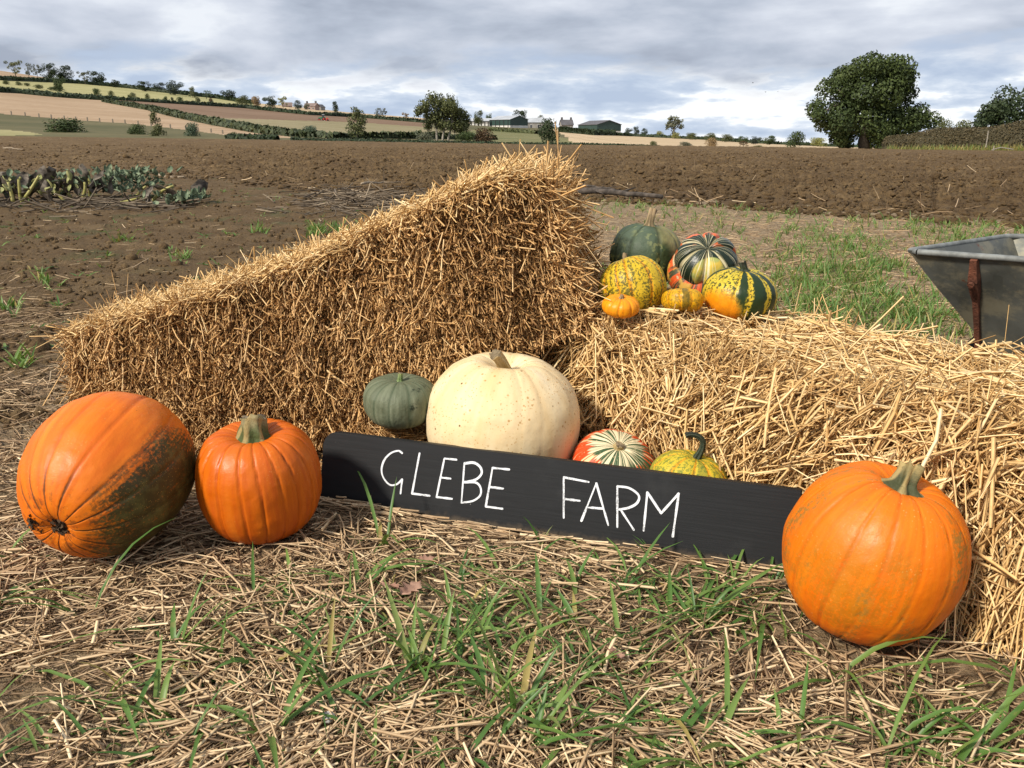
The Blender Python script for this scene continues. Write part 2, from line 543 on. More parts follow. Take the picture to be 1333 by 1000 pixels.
Q = np.stack([ii * nu + jj, ii * nu + jj + 1, (ii + 1) * nu + jj + 1, (ii + 1) * nu + jj], -1).reshape(-1, 4)
degen = (YY[1:, :-1] - YY[:-1, :-1]).ravel() < 1e-6
Q = Q[~degen]
ch = chaff_mask(XX, YY).ravel(); mo = moss_mask(XX, YY).ravel()
# crumbs of soil lying loose
bm = __import__('bmesh').new(); __import__('bmesh').ops.create_icosphere(bm, subdivisions=1, radius=1.0)
ic1 = np.array([v.co[:] for v in bm.verts]); if1 = np.array([[v.index for v in f.verts] for f in bm.faces]); bm.free()
Nk = 9000
uk = rng.uniform(-200, 700, Nk); vk = 226 + rng.random(Nk) * 330
gk = ground_at(uk, vk); ok_ = (gk[:, 1] < yb(uk)); gk = gk[ok_]; Nk = len(gk)
szk = np.exp(rng.normal(math.log(0.0075), 0.5, Nk)) * (0.8 + gk[:, 1] * 0.09)
gk[:, 2] = gz(gk[:, 0], gk[:, 1]) + (fbm(gk[:, :2] * 3.0, 3, 5) - 0.5) * 0.035
KV = (gk[:, None, :] + ic1[None] * szk[:, None, None] * (0.6 + 0.8 * rng.random((Nk, len(ic1), 1)))).reshape(-1, 3)
KF = (if1[None] + (np.arange(Nk) * len(ic1))[:, None, None]).reshape(-1, 3)
# coarse apron to the sides and behind the camera
ap = np.array([(-60, -40, -0.06), (60, -40, -0.06), (60, 30, -0.06), (-60, 30, -0.06)])
V = np.concatenate([V, ap]); Q = np.concatenate([Q, [[nu * ny, nu * ny + 1, nu * ny + 2, nu * ny + 3]]])
KF = KF + len(V); V = np.concatenate([V, KV])
ground = link('ground', make_mesh('ground', V, [Q, KF], [M_soil], attrs={'chaff': np.concatenate([ch, [0.5] * 4, np.zeros(len(KV))]), 'moss': np.concatenate([mo, [0.3] * 4, np.zeros(len(KV))])}))
kind(ground, 'structure', 'dark brown bare soil with trodden chaff around the straw bales', 'ground')

# --- ploughed field (real clods)
us = np.arange(-400, 1750, 2.0)
rows = np.concatenate([[0.0], np.linspace(0.001, 1, 500)])
UU, TT = np.meshgrid(us, rows)
y0 = yb(UU) * (1 + (fbm(np.stack([UU / 40, UU * 0], -1), 3, 21) - 0.5) * 0.16)
YY = y0 * (102.0 / y0) ** TT
XX = (UU - 666.5) / F * (YY * cp + CAM_H * sp)
q = np.stack([XX, YY], -1)
def clods(q):
    a = 1 - np.abs(fbm(q * 1.1, 2, 31) * 2 - 1)
    b_ = fbm(q * 4.2, 3, 33, 0.62)
    c = fbm(q * 13.0, 2, 37, 0.6)
    return 0.05 * a + 0.20 * np.clip(b_ - 0.40, 0, 1) + 0.17 * np.clip(c - 0.42, -0.12, 1)
near_amp = 0.12 + 0.88 * smooth((YY - y0) / y0, 0.0, 0.45)
side_amp = 0.55 + 0.45 * smooth(UU, 150, 420)
far_amp = 0.75 + 0.25 * (1 - smooth(YY, 40, 95))
ZZ = gz(XX, YY) + 0.01 + clods(q) * near_amp * side_amp * far_amp * 0.95 - 0.02
ZZ = np.where(TT <= 0, gz(XX, YY) - 0.08, ZZ)
nu, ny = len(us), len(rows)
V = np.stack([XX, YY, ZZ], -1).reshape(-1, 3)
ii, jj = np.meshgrid(np.arange(ny - 1), np.arange(nu - 1), indexing='ij')
Q = np.stack([ii * nu + jj, ii * nu + jj + 1, (ii + 1) * nu + jj + 1, (ii + 1) * nu + jj], -1).reshape(-1, 4)
# loose lumps of earth lying on the furrows
import bmesh
bm = bmesh.new(); bmesh.ops.create_icosphere(bm, subdivisions=2, radius=1.0)
ico = np.array([v.co[:] for v in bm.verts]); icf = np.array([[v.index for v in f.verts] for f in bm.faces]); bm.free()
Nc = 20000
uc_ = rng.uniform(-300, 1650, Nc); tc_ = rng.random(Nc) ** 1.25 * 0.72
yc_ = yb(uc_) * 0.985 * (102.0 / yb(uc_)) ** tc_
keep_ = rng.random(Nc) < 0.40 + 0.60 * smooth(uc_, 150, 420)
uc_, yc_ = uc_[keep_], yc_[keep_]; Nc = len(uc_)
xc_ = (uc_ - 666.5) / F * (yc_ * cp + CAM_H * sp)
sz = np.exp(rng.normal(math.log(0.017), 0.45, Nc)) * (0.85 + yc_ / 60)
dirs = ico[None] + rng.normal(size=(Nc, 1, 3)) * 9
rad_ = 0.25 + 1.5 * fbm(dirs * 1.7, 3, 77, 0.65)
rot_ = rng.random(Nc) * 6.28; cr_, sr_ = np.cos(rot_), np.sin(rot_)
L3 = ico[None] * rad_[..., None] * sz[:, None, None] * np.stack([rng.uniform(0.8, 1.6, Nc), rng.uniform(0.7, 1.2, Nc), rng.uniform(0.5, 0.9, Nc)], -1)[:, None, :]
cv_ = np.stack([L3[..., 0] * cr_[:, None] - L3[..., 1] * sr_[:, None] + xc_[:, None], L3[..., 0] * sr_[:, None] + L3[..., 1] * cr_[:, None] + yc_[:, None],
                L3[..., 2] + (gz(xc_, yc_) + clods(np.stack([xc_, yc_], -1)) * (0.55 + 0.45 * smooth(uc_, 150, 420)) * (0.12 + 0.88 * smooth(yc_ / yb(uc_) - 1, 0.0, 0.45)) + sz * 0.15)[:, None]], -1).reshape(-1, 3)
CF = (icf[None] + (np.arange(Nc) * len(ico))[:, None, None]).reshape(-1, 3) + len(V)
V = np.concatenate([V, cv_])
kind(link('ploughed_field', make_mesh('ploughed_field', V, [Q, CF], [M_plough])), 'structure', 'brown ploughed field of rough earth clods behind the bales', 'field')

# --- far hillside with its fields
def inpoly(u, v, poly):
    r = np.zeros(u.shape, bool); n = len(poly)
    for k in range(n):
        (x1, y1), (x2, y2) = poly[k], poly[(k + 1) % n]
        c = ((y1 > v) != (y2 > v)) & (u < (x2 - x1) * (v - y1) / (y2 - y1 + 1e-12) + x1)
        r ^= c
    return r
POLY = [
    ('stubble', [(-700, 40), (60, 60), (66, 104), (0, 101), (-700, 94)]),
    ('pasture', [(-700, 94), (0, 101), (66, 104), (100, 106), (165, 113), (240, 122), (280, 127), (330, 136), (330, 139), (240, 133), (137, 128), (0, 116), (-700, 104)]),
    ('stubble', [(-700, 104), (0, 118), (60, 124), (137, 130), (198, 145), (222, 149), (346, 172), (385, 180), (310, 178), (240, 169), (170, 161), (90, 156), (0, 148), (-700, 134)]),
    ('brown', [(150, 129), (240, 133.5), (320, 139), (400, 148), (460, 151), (560, 158), (560, 166), (460, 159), (292, 154), (222, 148), (150, 133)]),
    ('olive', [(220, 144), (292, 154), (460, 159), (560, 166), (640, 172), (640, 180), (460, 180), (391, 176), (346, 170), (274, 158)]),
    ('straw', [(330, 120), (480, 140), (620, 158), (610, 162), (545, 157), (460, 150), (400, 147), (330, 139)]),
    ('yellowgrass', [(-400, 163), (5, 169), (35, 171.5), (58, 175.5), (30, 176.5), (-400, 172)]),
    ('green', [(620, 168), (700, 172), (745, 182), (760, 189), (600, 190), (610, 172)]),
    ('straw', [(700, 160), (1120, 182), (1180, 200), (758, 200), (735, 176), (722, 172)]),
    ('green', [(1150, 180), (2100, 180), (2100, 205), (1180, 205)]),
]
us = np.arange(-700, 2101, 5.0); ts = np.linspace(0, 1, 90)
UU, TT = np.meshgrid(us, ts)
VV = vedge(UU) + (vridge(UU) - vedge(UU)) * TT
YY = YE * (YR / YE) ** TT
Pt = at(UU, VV, YY)
back = Pt[-1].copy(); back[:, 1] += 350; back[:, 0] *= 1.5; back[:, 2] -= 25
Pt[0, :, 2] -= 0.25
allP = np.concatenate([Pt.reshape(-1, 3), back])
nu, ny = len(us), len(ts) + 1
ii, jj = np.meshgrid(np.arange(ny - 1), np.arange(nu - 1), indexing='ij')
Q = np.stack([ii * nu + jj, ii * nu + jj + 1, (ii + 1) * nu + jj + 1, (ii + 1) * nu + jj], -1).reshape(-1, 4)
names = list(FIELDS)
mi = np.full((ny - 1, nu - 1), names.index('rough'), int)
uc = (UU[:-1, :-1] + UU[:-1, 1:]) / 2; vc = (VV[:-1, :-1] + VV[1:, 1:]) / 2
for nm, poly in POLY:
    mi[:-1][inpoly(uc, vc, poly)] = names.index(nm)
mi[-1] = mi[-2]
hills = link('hills', make_mesh('hills', allP, [Q], [FIELDS[n] for n in names], mi.ravel()))
kind(hills, 'structure', 'far rolling farmland of stubble, pasture and brown fields rising to the left', 'hills')


# ================================================================== TREES, HEDGES, BUSHES
def unit(v): return v / (np.linalg.norm(v, axis=-1)[..., None] + 1e-9)

def leaf_quads(C, size, r=None, flat=0.6, nd=None):
    """C (N,3) centres; small leaf-clump faces (each a bent pair of triangles)"""
    N = len(C)
    n = rng.normal(size=(N, 3)); n /= np.linalg.norm(n, axis=1)[:, None]
    if nd is not None: n = nd * 0.9 + n * 0.75; n /= np.linalg.norm(n, axis=1)[:, None]
    a = np.cross(n, rng.normal(size=(N, 3))); a /= np.linalg.norm(a, axis=1)[:, None]; b = np.cross(n, a)
    s = size * (0.6 + 0.8 * rng.random(N))[:, None]
    V = np.stack([C + a * s, C + b * s * flat + n * s * 0.25, C - a * s, C - b * s * flat - n * s * 0.1], 1).reshape(-1, 3)
    Q = np.arange(N * 4).reshape(-1, 4)
    return V, Q, np.repeat(rng.random(N) if r is None else r, 4)

def blob_points(blobs, n, shell=0.55):
    """points filling ellipsoid blobs (cx,cy,cz,rx,ry,rz), thicker towards the shell; returns points and clump tone"""
    blobs = np.asarray(blobs, float)
    wgt = blobs[:, 3] * blobs[:, 5]; wgt = wgt / wgt.sum()
    k = rng.choice(len(blobs), n, p=wgt)
    d = rng.normal(size=(n, 3)); d /= np.linalg.norm(d, axis=1)[:, None]
    rr = (shell + (1 - shell) * rng.random(n)) * (0.88 + 0.24 * vnoise(d * 2.3 + k[:, None] * 7.1, 5))
    P = blobs[k, :3] + d * blobs[k, 3:] * rr[:, None]
    tone = (_h(k, k * 0, k * 0, 3)) * 0.45 + rng.random(n) * 0.55
    return P, tone, d

def limbs(mb, base, top, r0, targets, k=7):
    """tapered trunk and branches"""
    base = np.array(base, float); top = np.array(top, float)
    t = np.linspace(0, 1, 6)[:, None]
    wob = np.concatenate([[[0, 0, 0]], rng.normal(size=(5, 3)) * r0 * 0.35])
    tr = base + (top - base) * t + wob * np.array([1, 1, 0.2])
    mb.tube(tr, np.linspace(r0 * 1.25, r0 * 0.5, 6), k)
    for tg in targets:
        tg = np.array(tg, float); s = tr[rng.integers(2, 6)]
        mid = (s + tg) / 2 + np.array([0, 0, 0.10]) * np.linalg.norm(tg - s)
        mb.tube([s, (s + mid) / 2, mid, tg], [r0 * 0.42, r0 * 0.34, r0 * 0.24, r0 * 0.08], 5)

def crown_blobs(shape, n):
    """unit-height crowns: blobs in a box x,y in -.5...5 (scaled later), z 0..1"""
    out = []
    for i in range(n):
        if shape == 'round':
            a = rng.random() * 2 * np.pi; z = rng.uniform(0.14, 0.82); rr = 0.37 * math.sin(math.pi * np.clip((z - 0.02) / 0.98, 0.05, 0.95)) ** 0.7 * math.sqrt(rng.random()) * 1.1
            s = rng.uniform(0.13, 0.21)
        elif shape == 'bush':
            a = rng.random() * 2 * np.pi; z = rng.uniform(0.15, 0.66); rr = 0.36 * (1 - 0.6 * z) * math.sqrt(rng.random()); s = rng.uniform(0.17, 0.27)
        elif shape == 'slim':
            a = rng.random() * 2 * np.pi; z = rng.uniform(0.10, 0.88); rr = 0.27 * (1 - 0.8 * (z - 0.1)) * math.sqrt(rng.random()) * 1.2; s = rng.uniform(0.10, 0.16)
        else:  # wispy
            a = rng.random() * 2 * np.pi; z = rng.uniform(0.26, 0.9); rr = 0.36 * math.sqrt(rng.random()); s = rng.uniform(0.07, 0.13)
        out.append((rr * math.cos(a), rr * math.sin(a), z, s * 1.05, s * 1.05, s * 0.85))
    return out

PROTO = {}
def proto(shape, i):
    key = (shape, i)
    if key in PROTO: return PROTO[key]
    nb = {'round': 26, 'bush': 16, 'slim': 24, 'wispy': 20}[shape]
    nl = {'round': 3000, 'bush': 2200, 'slim': 1700, 'wispy': 1100}[shape]
    blobs = crown_blobs(shape, nb)
    P, tone, dn_ = blob_points(blobs, nl, 0.62)
    V, Q, r = leaf_quads(P, 0.026, tone, nd=dn_)
    top = V[:, 2].max(); hw = max(abs(V[:, 0]).max(), abs(V[:, 1]).max())
    V = V / np.array([hw * 2, hw * 2, top])
    cr = make_mesh('crown', V, [Q], [M_leaf], attrs={'rnd': r}, shade=False)
    mb = MB()
    bl = np.array(blobs)[:, :3] / np.array([hw * 2, hw * 2, top])
    limbs(mb, (0, 0, -0.03), (0, 0, 0.62 if shape != 'bush' else 0.3), 0.022 if shape != 'bush' else 0.015, bl[:7])
    tr = mb.mesh('trunk', M_bark)
    PROTO[key] = (cr, tr); return PROTO[key]

GREENS = {
    'dark': (0.030, 0.046, 0.020), 'mid': (0.050, 0.074, 0.026), 'olive': (0.088, 0.100, 0.040), 'pale': (0.125, 0.140, 0.070),
    'grey': (0.105, 0.115, 0.078), 'yellow': (0.210, 0.215, 0.070), 'brown': (0.095, 0.060, 0.034), 'hedge': (0.080, 0.064, 0.032), 'hedgeg': (0.052, 0.066, 0.030), 'oak': (0.047, 0.068, 0.020), 'tan': (0.24, 0.165, 0.085), 'blue': (0.075, 0.110, 0.072), 'bluedark': (0.045, 0.062, 0.050),
}
_pi = [0]
def plant(name, label, cat, u0, u1, vtop, vbase, shape, tone, Y=None, group=None, depth=None):
    um = (u0 + u1) / 2
    if Y is None: Y = far_Y(um, vbase)
    b = at(um, vbase, Y); t = at(um, vtop, Y)
    H = float(t[2] - b[2]); W = float(abs(at(u1, vbase, Y)[0] - at(u0, vbase, Y)[0]))
    _pi[0] += 1
    cr, tr = proto(shape, _pi[0] % 3)
    root = thing(name, label, cat, b - np.array([0, 0, 0.01 * H]), (0, 0, rng.random() * 6.28), group)
    c = link('crown', cr, root); c.scale = (W, W if depth is None else depth, H); c.color = GREENS[tone] + (1,)
    tk = link('trunk', tr, root); tk.scale = c.scale
    return root

def hedge(label, pts, hpx, tone, depth=2.0, Y=None, size=0.30, dens=1.0, name='hedge', group=None, leafmat=None):
    """clipped hedge following photo polyline pts of its foot (u,v); hpx = its height in photo pixels at each point"""
    pts = np.asarray(pts, float); hp = np.broadcast_to(np.asarray(hpx, float), (len(pts),))
    if Y is None: b = far_at(pts[:, 0], pts[:, 1]); Ys = b[:, 1]
    else: Ys = np.broadcast_to(np.asarray(Y, float), (len(pts),)); b = at(pts[:, 0], pts[:, 1], Ys)
    t = at(pts[:, 0], pts[:, 1] - hp, Ys)
    H = t[:, 2] - b[:, 2]
    seg = np.linalg.norm(np.diff(b, axis=0), axis=1); cum = np.concatenate([[0], np.cumsum(seg)]); Lt = cum[-1]
    N = int(min(26000, dens * (Lt * (H.mean() * 2 + depth)) / (size * size) * 1.5)) + 60
    s = rng.random(N) * Lt
    def atS(s):
        return np.stack([np.interp(s, cum, b[:, k]) for k in range(3)], -1), np.interp(s, cum, H)
    c, h = atS(s)
    tang = (b[-1] - b[0]) / np.linalg.norm(b[-1] - b[0]); nrm = np.array([-tang[1], tang[0], 0]); nrm /= np.linalg.norm(nrm)
    lump = 0.80 + 0.40 * fbm(np.stack([s / (2.2 * depth), s * 0 + len(pts)], -1), 3, int(Lt) % 97)
    ang = rng.random(N) * np.pi
    e = 0.85 + 0.15 * rng.random(N)
    P = c + nrm * (np.cos(ang) * depth * 0.5 * e)[:, None] + np.array([0, 0, 1.0]) * (np.sin(ang) ** 0.45 * h * e * lump)[:, None]
    hn_ = unit(nrm * np.cos(ang)[:, None] + np.array([0, 0, 1.0]) * np.sin(ang)[:, None])
    V, Q, r = leaf_quads(P, size * 0.6, nd=hn_, r=np.clip(0.55 * rng.random(N) + 0.45 * vnoise(P / (depth * 0.8), 11), 0, 1))
    # solid core added inside to block light, dark tone for inner shade
    ns = max(12, int(Lt / (depth * 1.2)))
    ss = np.linspace(0, Lt, ns); cc, hh = atS(ss)
    lum = 0.80 + 0.40 * fbm(np.stack([ss / (2.2 * depth), ss * 0 + len(pts)], -1), 3, int(Lt) % 97)
    prof = [(-0.40, -0.05), (-0.42, 0.6), (-0.25, 0.86), (0.25, 0.86), (0.42, 0.6), (0.40, -0.05)]
    CV = np.stack([cc + nrm * (px * depth) + np.array([0, 0, 1.0]) * (pz * hh * (lum if pz > 0 else 1))[:, None] for px, pz in prof], 1).reshape(-1, 3)
    k = len(prof)
    cq = [[i * k + j, (i + 1) * k + j, (i + 1) * k + j + 1, i * k + j + 1] for i in range(ns - 1) for j in range(k - 1)]
    root = thing(name, label, 'hedge', b[0], group=group)
    o = link('foliage', make_mesh('foliage', V - b[0], [Q], [leafmat or M_leaf], attrs={'rnd': r}, shade=False), root); o.color = GREENS[tone] + (1,)
    o['kind'] = 'stuff'
    cm = make_mesh('hedge_core', CV - b[0], [np.array(cq)], [M_leaf], attrs={'rnd': np.full(len(CV), 0.12)}, shade=True)
    o2 = link('hedge_core', cm, root); o2.color = GREENS[tone] + (1,)
    return root

# ---- far hill hedges
hedge('long dark hedge along the top of the yellow pasture on the far left hill', [(-300, 98), (0, 104.5), (63, 107), (97, 108.5), (162, 114.5), (240, 124), (279, 128), (330, 136)], 5.0, 'dark', 4.0, size=1.4)
hedge('hedge between the yellow pasture and the tan stubble on the left hill', [(-300, 112), (0, 120.5), (18, 121), (67, 126), (108, 129), (140, 131)], 6.5, 'dark', 3.5, size=1.1)
hedge('thin dark hedge above the brown ploughed field on the far hill', [(140, 129.5), (200, 133.5), (240, 136), (320, 141), (400, 149.5), (460, 152.5), (540, 159), (610, 165)], 4.0, 'dark', 3.5, size=1.3)
hedge('thick green hedge running down between the stubble and the brown field', [(137, 133), (170, 139), (198, 144), (222, 150.5), (274, 161.5), (310, 168), (346, 174), (391, 178), (440, 180), (540, 181), (640, 182)], [4, 6, 7, 7.5, 8.5, 9, 9, 8.5, 8, 8, 6], 'hedgeg', 3.0, size=0.75)
hedge('low trimmed block of dark hedge at the edge of the ploughed field', [(296, 183.0), (330, 184), (362, 184.5)], 9.0, 'dark', 2.0, Y=[104, 104, 104], size=0.35)
hedge('low dark hedge lining the far edge of the ploughed field', [(380, 184.2), (440, 185.8), (560, 188), (680, 190), (780, 191), (860, 192)], [5.5, 5.5, 5, 4.6, 4.0, 2.5], 'dark', 1.6, Y=101.5, size=0.28)
hedge('dark hedge across the pale stubble field on the right skyline', [(800, 176.5), (820, 177.5), (917, 182), (1000, 187.5), (1080, 191), (1160, 193)], [3.6, 3.6, 3.6, 3.4, 3, 3], 'dark', 3.0, size=0.9)
hedge('hedge beside the farm drive below the open dark green barn', [(640, 170.5), (700, 174.5)], 4.0, 'olive', 3.0, size=0.8)
hedge('dark hedge in front of the farmhouse and the right-hand green barn', [(728, 172), (770, 176), (800, 176.5)], 7.0, 'dark', 3.0, size=0.8)
# ---- big clipped brown hedge on the right
HR = hedge('tall clipped brown hedge beside the ploughed field, right of the oak', [(1153, 196.5), (1200, 196.5), (1260, 196), (1333, 195.5), (1500, 194), (1750, 192)], [20, 26, 32, 38, 42, 45], 'hedge', 2.6, Y=[101, 98, 93, 88, 80, 72], size=0.15, dens=1.5)

# ---- trees on the far ridge (u0,u1,vtop,vbase,shape,tone,label)
ridge = [
    (9, 32, 77, 101, 'wispy', 'pale', 'pale slender tree furthest left on the far ridge'),
    (32, 44, 81, 102, 'wispy', 'grey', 'thin grey tree right of the pale slender tree on the far ridge'),
    (43, 56, 83, 103, 'wispy', 'grey', 'feathery grey tree touching the dark clump on the far ridge'),
    (52, 78, 81, 105, 'round', 'dark', 'broad dark tree, left half of the dark pair on the far ridge'),
    (74, 99, 84, 107, 'round', 'dark', 'broad dark tree, right half of the dark pair on the far ridge'),
    (70, 87, 97, 120, 'round', 'mid', 'dark round tree standing alone in the yellow pasture'),
    (102, 120, 91, 110, 'wispy', 'grey', 'sparse tree with bare twigs on the far ridge right of the dark pair'),
    (115, 140, 92, 111, 'round', 'dark', 'dark bushy tree joined to the sparse twiggy one on the ridge'),
    (144, 157, 103, 114, 'round', 'dark', 'small dark tree standing alone above the ridge hedge'),
    (176, 201, 105, 119, 'round', 'dark', 'low wide dark tree, first of the three-tree clump on the ridge'),
    (198, 219, 107, 120, 'round', 'bluedark', 'low middle tree of the three-tree clump on the ridge'),
    (215, 241, 104, 124, 'round', 'bluedark', 'tallest right tree of the three-tree clump on the ridge'),
    (244, 257, 112, 127, 'slim', 'pale', 'light green pointed tree after the three-tree clump on the ridge'),
    (261, 277, 117, 129, 'wispy', 'blue', 'bluish loose tree between the pointed tree and the dark dome tree'),
    (287, 309, 116, 131, 'round', 'dark', 'dark dome-shaped tree with a twiggy left side on the ridge'),
    (305, 326, 123, 138, 'bush', 'olive', 'browning bushy tree left of the ridge houses'),
    (326, 342, 124, 140, 'bush', 'tan', 'autumn tan bush left of the dark dome by the ridge houses'),
    (341, 362, 124, 140, 'round', 'dark', 'dark dome tree just left of the ridge houses'),
    (361, 376, 125, 141, 'wispy', 'yellow', 'yellowing tree between the dark dome and the pink houses'),
    (381, 395, 130, 143, 'round', 'bluedark', 'dark tree behind the pink roofed ridge houses'),
    (395, 404, 134, 143, 'round', 'grey', 'small grey tree behind the pink roofed ridge houses'),
    (431, 443, 131, 147, 'round', 'dark', 'small dark tree alone right of the ridge houses'),
    (486, 496, 140, 154, 'wispy', 'grey', 'left of two pale grey trees on the skyline before the big field tree'),
    (493, 505, 140, 155, 'wispy', 'grey', 'right of two pale grey trees on the skyline before the big field tree'),
    (522, 534, 146, 158, 'wispy', 'tan', 'faint tan shrub on the skyline beside the big field tree'),
    (615, 632, 143, 164, 'round', 'olive', 'rounded green tree behind the grey farm shed'),
    (632, 642, 147, 164, 'round', 'mid', 'small tree between the grey shed and the open barn'),
    (664, 690, 142, 164, 'round', 'dark', 'dark spreading tree rising behind the open green barn'),
    (697, 708, 149, 166, 'wispy', 'grey', 'bare-topped grey tree behind the pale farm building'),
    (812, 824, 166, 177, 'round', 'bluedark', 'hazy dark tree, left of the clump by the skyline hedge'),
    (822, 834, 164, 177, 'round', 'bluedark', 'hazy dark tree, tallest of the clump by the skyline hedge'),
    (833, 844, 166.5, 178, 'round', 'bluedark', 'hazy dark tree, right of the clump by the skyline hedge'),
    (850, 866, 170, 179, 'bush', 'yellow', 'sunlit yellow-green bush left of the lone twisted tree'),
    (872, 886, 172, 181, 'bush', 'yellow', 'yellow-green bush right of the lone twisted tree'),
    (890, 909, 172, 182, 'bush', 'olive', 'rounded light green bush on the right skyline'),
    (914, 936, 172, 184, 'bush', 'olive', 'wide green tree before the gap in the right skyline'),
    (934, 956, 174, 185, 'bush', 'olive', 'wide green tree after the gap in the right skyline'),
    (957, 976, 177, 187, 'round', 'mid', 'low distant tree right of the wide green pair'),
    (975, 992, 177, 188, 'round', 'bluedark', 'low darker distant tree midway along the right skyline hedge'),
    (990, 1014, 176, 188.5, 'round', 'mid', 'rounded distant tree nearest left of the leafy field bush'),
    (1050, 1078, 178, 191, 'bush', 'yellow', 'yellowish distant trees seen just left of the oak'),
]
for (u0, u1, vt, vb, sh, tn, lab) in ridge:
    plant('distant_tree', lab, 'tree', u0, u1, vt, vb, sh, tn, group='trees along the far skyline')

# small bushes dotted along the pasture and field hedges
small = [
    (1, 14, 104, 110, 'olive', 'leftmost low scrub patch in the yellow pasture'),
    (20, 31, 106, 111.5, 'olive', 'second low scrub patch in the yellow pasture from the left'),
    (30, 41, 107.5, 112.5, 'olive', 'third low scrub patch in the yellow pasture from the left'),
    (42, 58, 109.5, 115.5, 'olive', 'low scrub patch in the pasture left of its lone dark tree'),
    (61, 85, 111.5, 118.5, 'mid', 'low scrub at the foot of the lone dark pasture tree'),
    (120, 133, 114, 126, 'mid', 'round bush on the lower pasture hedge, largest and furthest left'),
    (140, 151, 117, 128, 'olive', 'round olive bush second along the lower pasture hedge'),
    (165, 171, 123, 129, 'mid', 'tiny bush tucked against a paler one on the pasture hedge'),
    (169, 179, 119.5, 129.5, 'pale', 'paler round bush third along the lower pasture hedge'),
    (188, 197, 121, 130.5, 'olive', 'round bush fourth along the lower pasture hedge'),
    (211, 219, 125, 132, 'mid', 'small round bush fifth along the lower pasture hedge'),
    (222, 227, 126, 132.5, 'dark', 'smallest dark bush on the lower pasture hedge'),
    (228, 240, 125.5, 133, 'mid', 'double bush on the right end of the lower pasture hedge'),
    (253, 262, 125.5, 135, 'olive', 'rounded bush on the thin hedge above the brown field'),
    (272, 279, 127, 136, 'brown', 'brown rounded bush on the thin hedge above the brown field'),
]
for (u0, u1, vt, vb, tn, lab) in small:
    plant('bush', lab, 'bush', u0, u1, vt, vb, 'bush', tn, group='bushes dotted along the far hedges')

# bushes and trees nearer, along the edge of the ploughed field
near_pl = [
    ('bush', 56, 128, 152, 179.5, 'bush', 'mid', 118, 'wide dark green bush by the ploughed field edge at far left'),
    ('bush', 166, 198, 160, 180.5, 'bush', 'mid', 115, 'grey-green bush left of the upright olive bush'),
    ('bush', 192, 218, 142, 181, 'slim', 'olive', 110, 'upright olive bush by the ploughed field edge'),
    ('bush', 238, 268, 158, 181.5, 'bush', 'blue', 112, 'rounded blue-green bush right of the upright olive bush'),
    ('bush', 293, 311, 171, 183, 'bush', 'olive', 106, 'low scruffy bush beside the trimmed hedge block'),
    ('bush', 391, 416, 162, 181, 'bush', 'blue', 125, 'grey-green bush in front of the long hedge below the tractor'),
    ('tree', 449, 482, 138, 183, 'slim', 'olive', 112, 'young light green tree right of the tractor'),
    ('bush', 540, 572, 171, 186, 'bush', 'grey', 108, 'pale grass-green bush at the left foot of the multi-stemmed tree'),
    ('bush', 590, 622, 170, 187, 'bush', 'mid', 110, 'green bush at the right foot of the multi-stemmed tree'),
    ('bush', 606, 650, 165, 188, 'bush', 'brown', 112, 'reddish brown bush below the grey shed'),
    ('tree', 697, 736, 152, 188.5, 'bush', 'dark', 115, 'dark leafy small tree in front of the pale farm building'),
    ('tree', 1019, 1048, 169, 194.5, 'bush', 'mid', 112, 'small leafy tree at the edge of the ploughed field left of the oak'),
    ('bush', 915, 937, 178.5, 192, 'bush', 'tan', 104, 'rusty brown bush on the ploughed field edge'),
    ('bush', 880, 902, 184, 192.3, 'bush', 'grey', 104, 'low grey weeds left of the rusty brown bush'),
    ('bush', 845, 857, 183, 191.5, 'bush', 'olive', 104, 'small olive scrub left of the low grey weeds'),
    ('bush', 960, 975, 183, 193, 'wispy', 'brown', 104, 'thin brown twiggy bush right of the rusty brown bush'),
    ('bush', 976, 994, 189, 193.5, 'bush', 'olive', 103, 'low flat weeds right of the thin twiggy bush'),
    ('tree', 1212, 1240, 151, 190, 'bush', 'olive', 125, 'light green bush between the oak and the brown hedge'),
    ('tree', 1232, 1272, 154, 190, 'bush', 'olive', 128, 'light green rounded bush showing above the brown hedge'),
]
for (nm, u0, u1, vt, vb, sh, tn, Y, lab) in near_pl:
    plant('bush' if nm == 'bush' else 'small_tree', lab, nm, u0, u1, vt, vb, sh, tn, Y=float(Y), depth=None)

def big_tree(name, label, Y, u, vb, blobs_px, n, size, tone, trunk_r, trunk_top_v, stems=None, bark=M_bark, shell=0.5, asp=0.9):
    base = at(u, vb, Y)
    blobs = []
    for (bu, bv, br) in blobs_px:
        c = at(bu, bv, Y); rad = 1.12 * br / F * (Y * 0.97)
        for k in range(3):
            off = rng.normal(size=3) * rad * np.array([0.25, 0.8, 0.25])
            blobs.append((c[0] + off[0], c[1] + off[1], c[2] + off[2], rad * rng.uniform(0.75, 1.0), rad * 0.95, rad * rng.uniform(0.7, 0.95)))
    root = thing(name, label, 'tree', base)
    P, tone_v, dn_ = blob_points(blobs, n, shell)
    V, Q, r = leaf_quads(P, size, tone_v, nd=dn_)
    o = link('crown', make_mesh('crown', V - base, [Q], [M_leaf], attrs={'rnd': r}, shade=False), root); o.color = GREENS[tone] + (1,)
    mb = MB()
    bl = np.array(blobs)[:, :3] - base
    for su in (stems or [(u, trunk_r)]):
        b0 = at(su[0], vb, Y) - base; b0[2] -= 0.2
        tp = at((su[0] + (su[2] if len(su) > 2 else u)) / 2, trunk_top_v, Y) - base
        sel = bl[rng.choice(len(bl), min(9, len(bl)), replace=False)]
        limbs(mb, b0, tp, su[1], sel, 8)
    link('trunk', mb.mesh('trunk', bark, True), root)
    return root

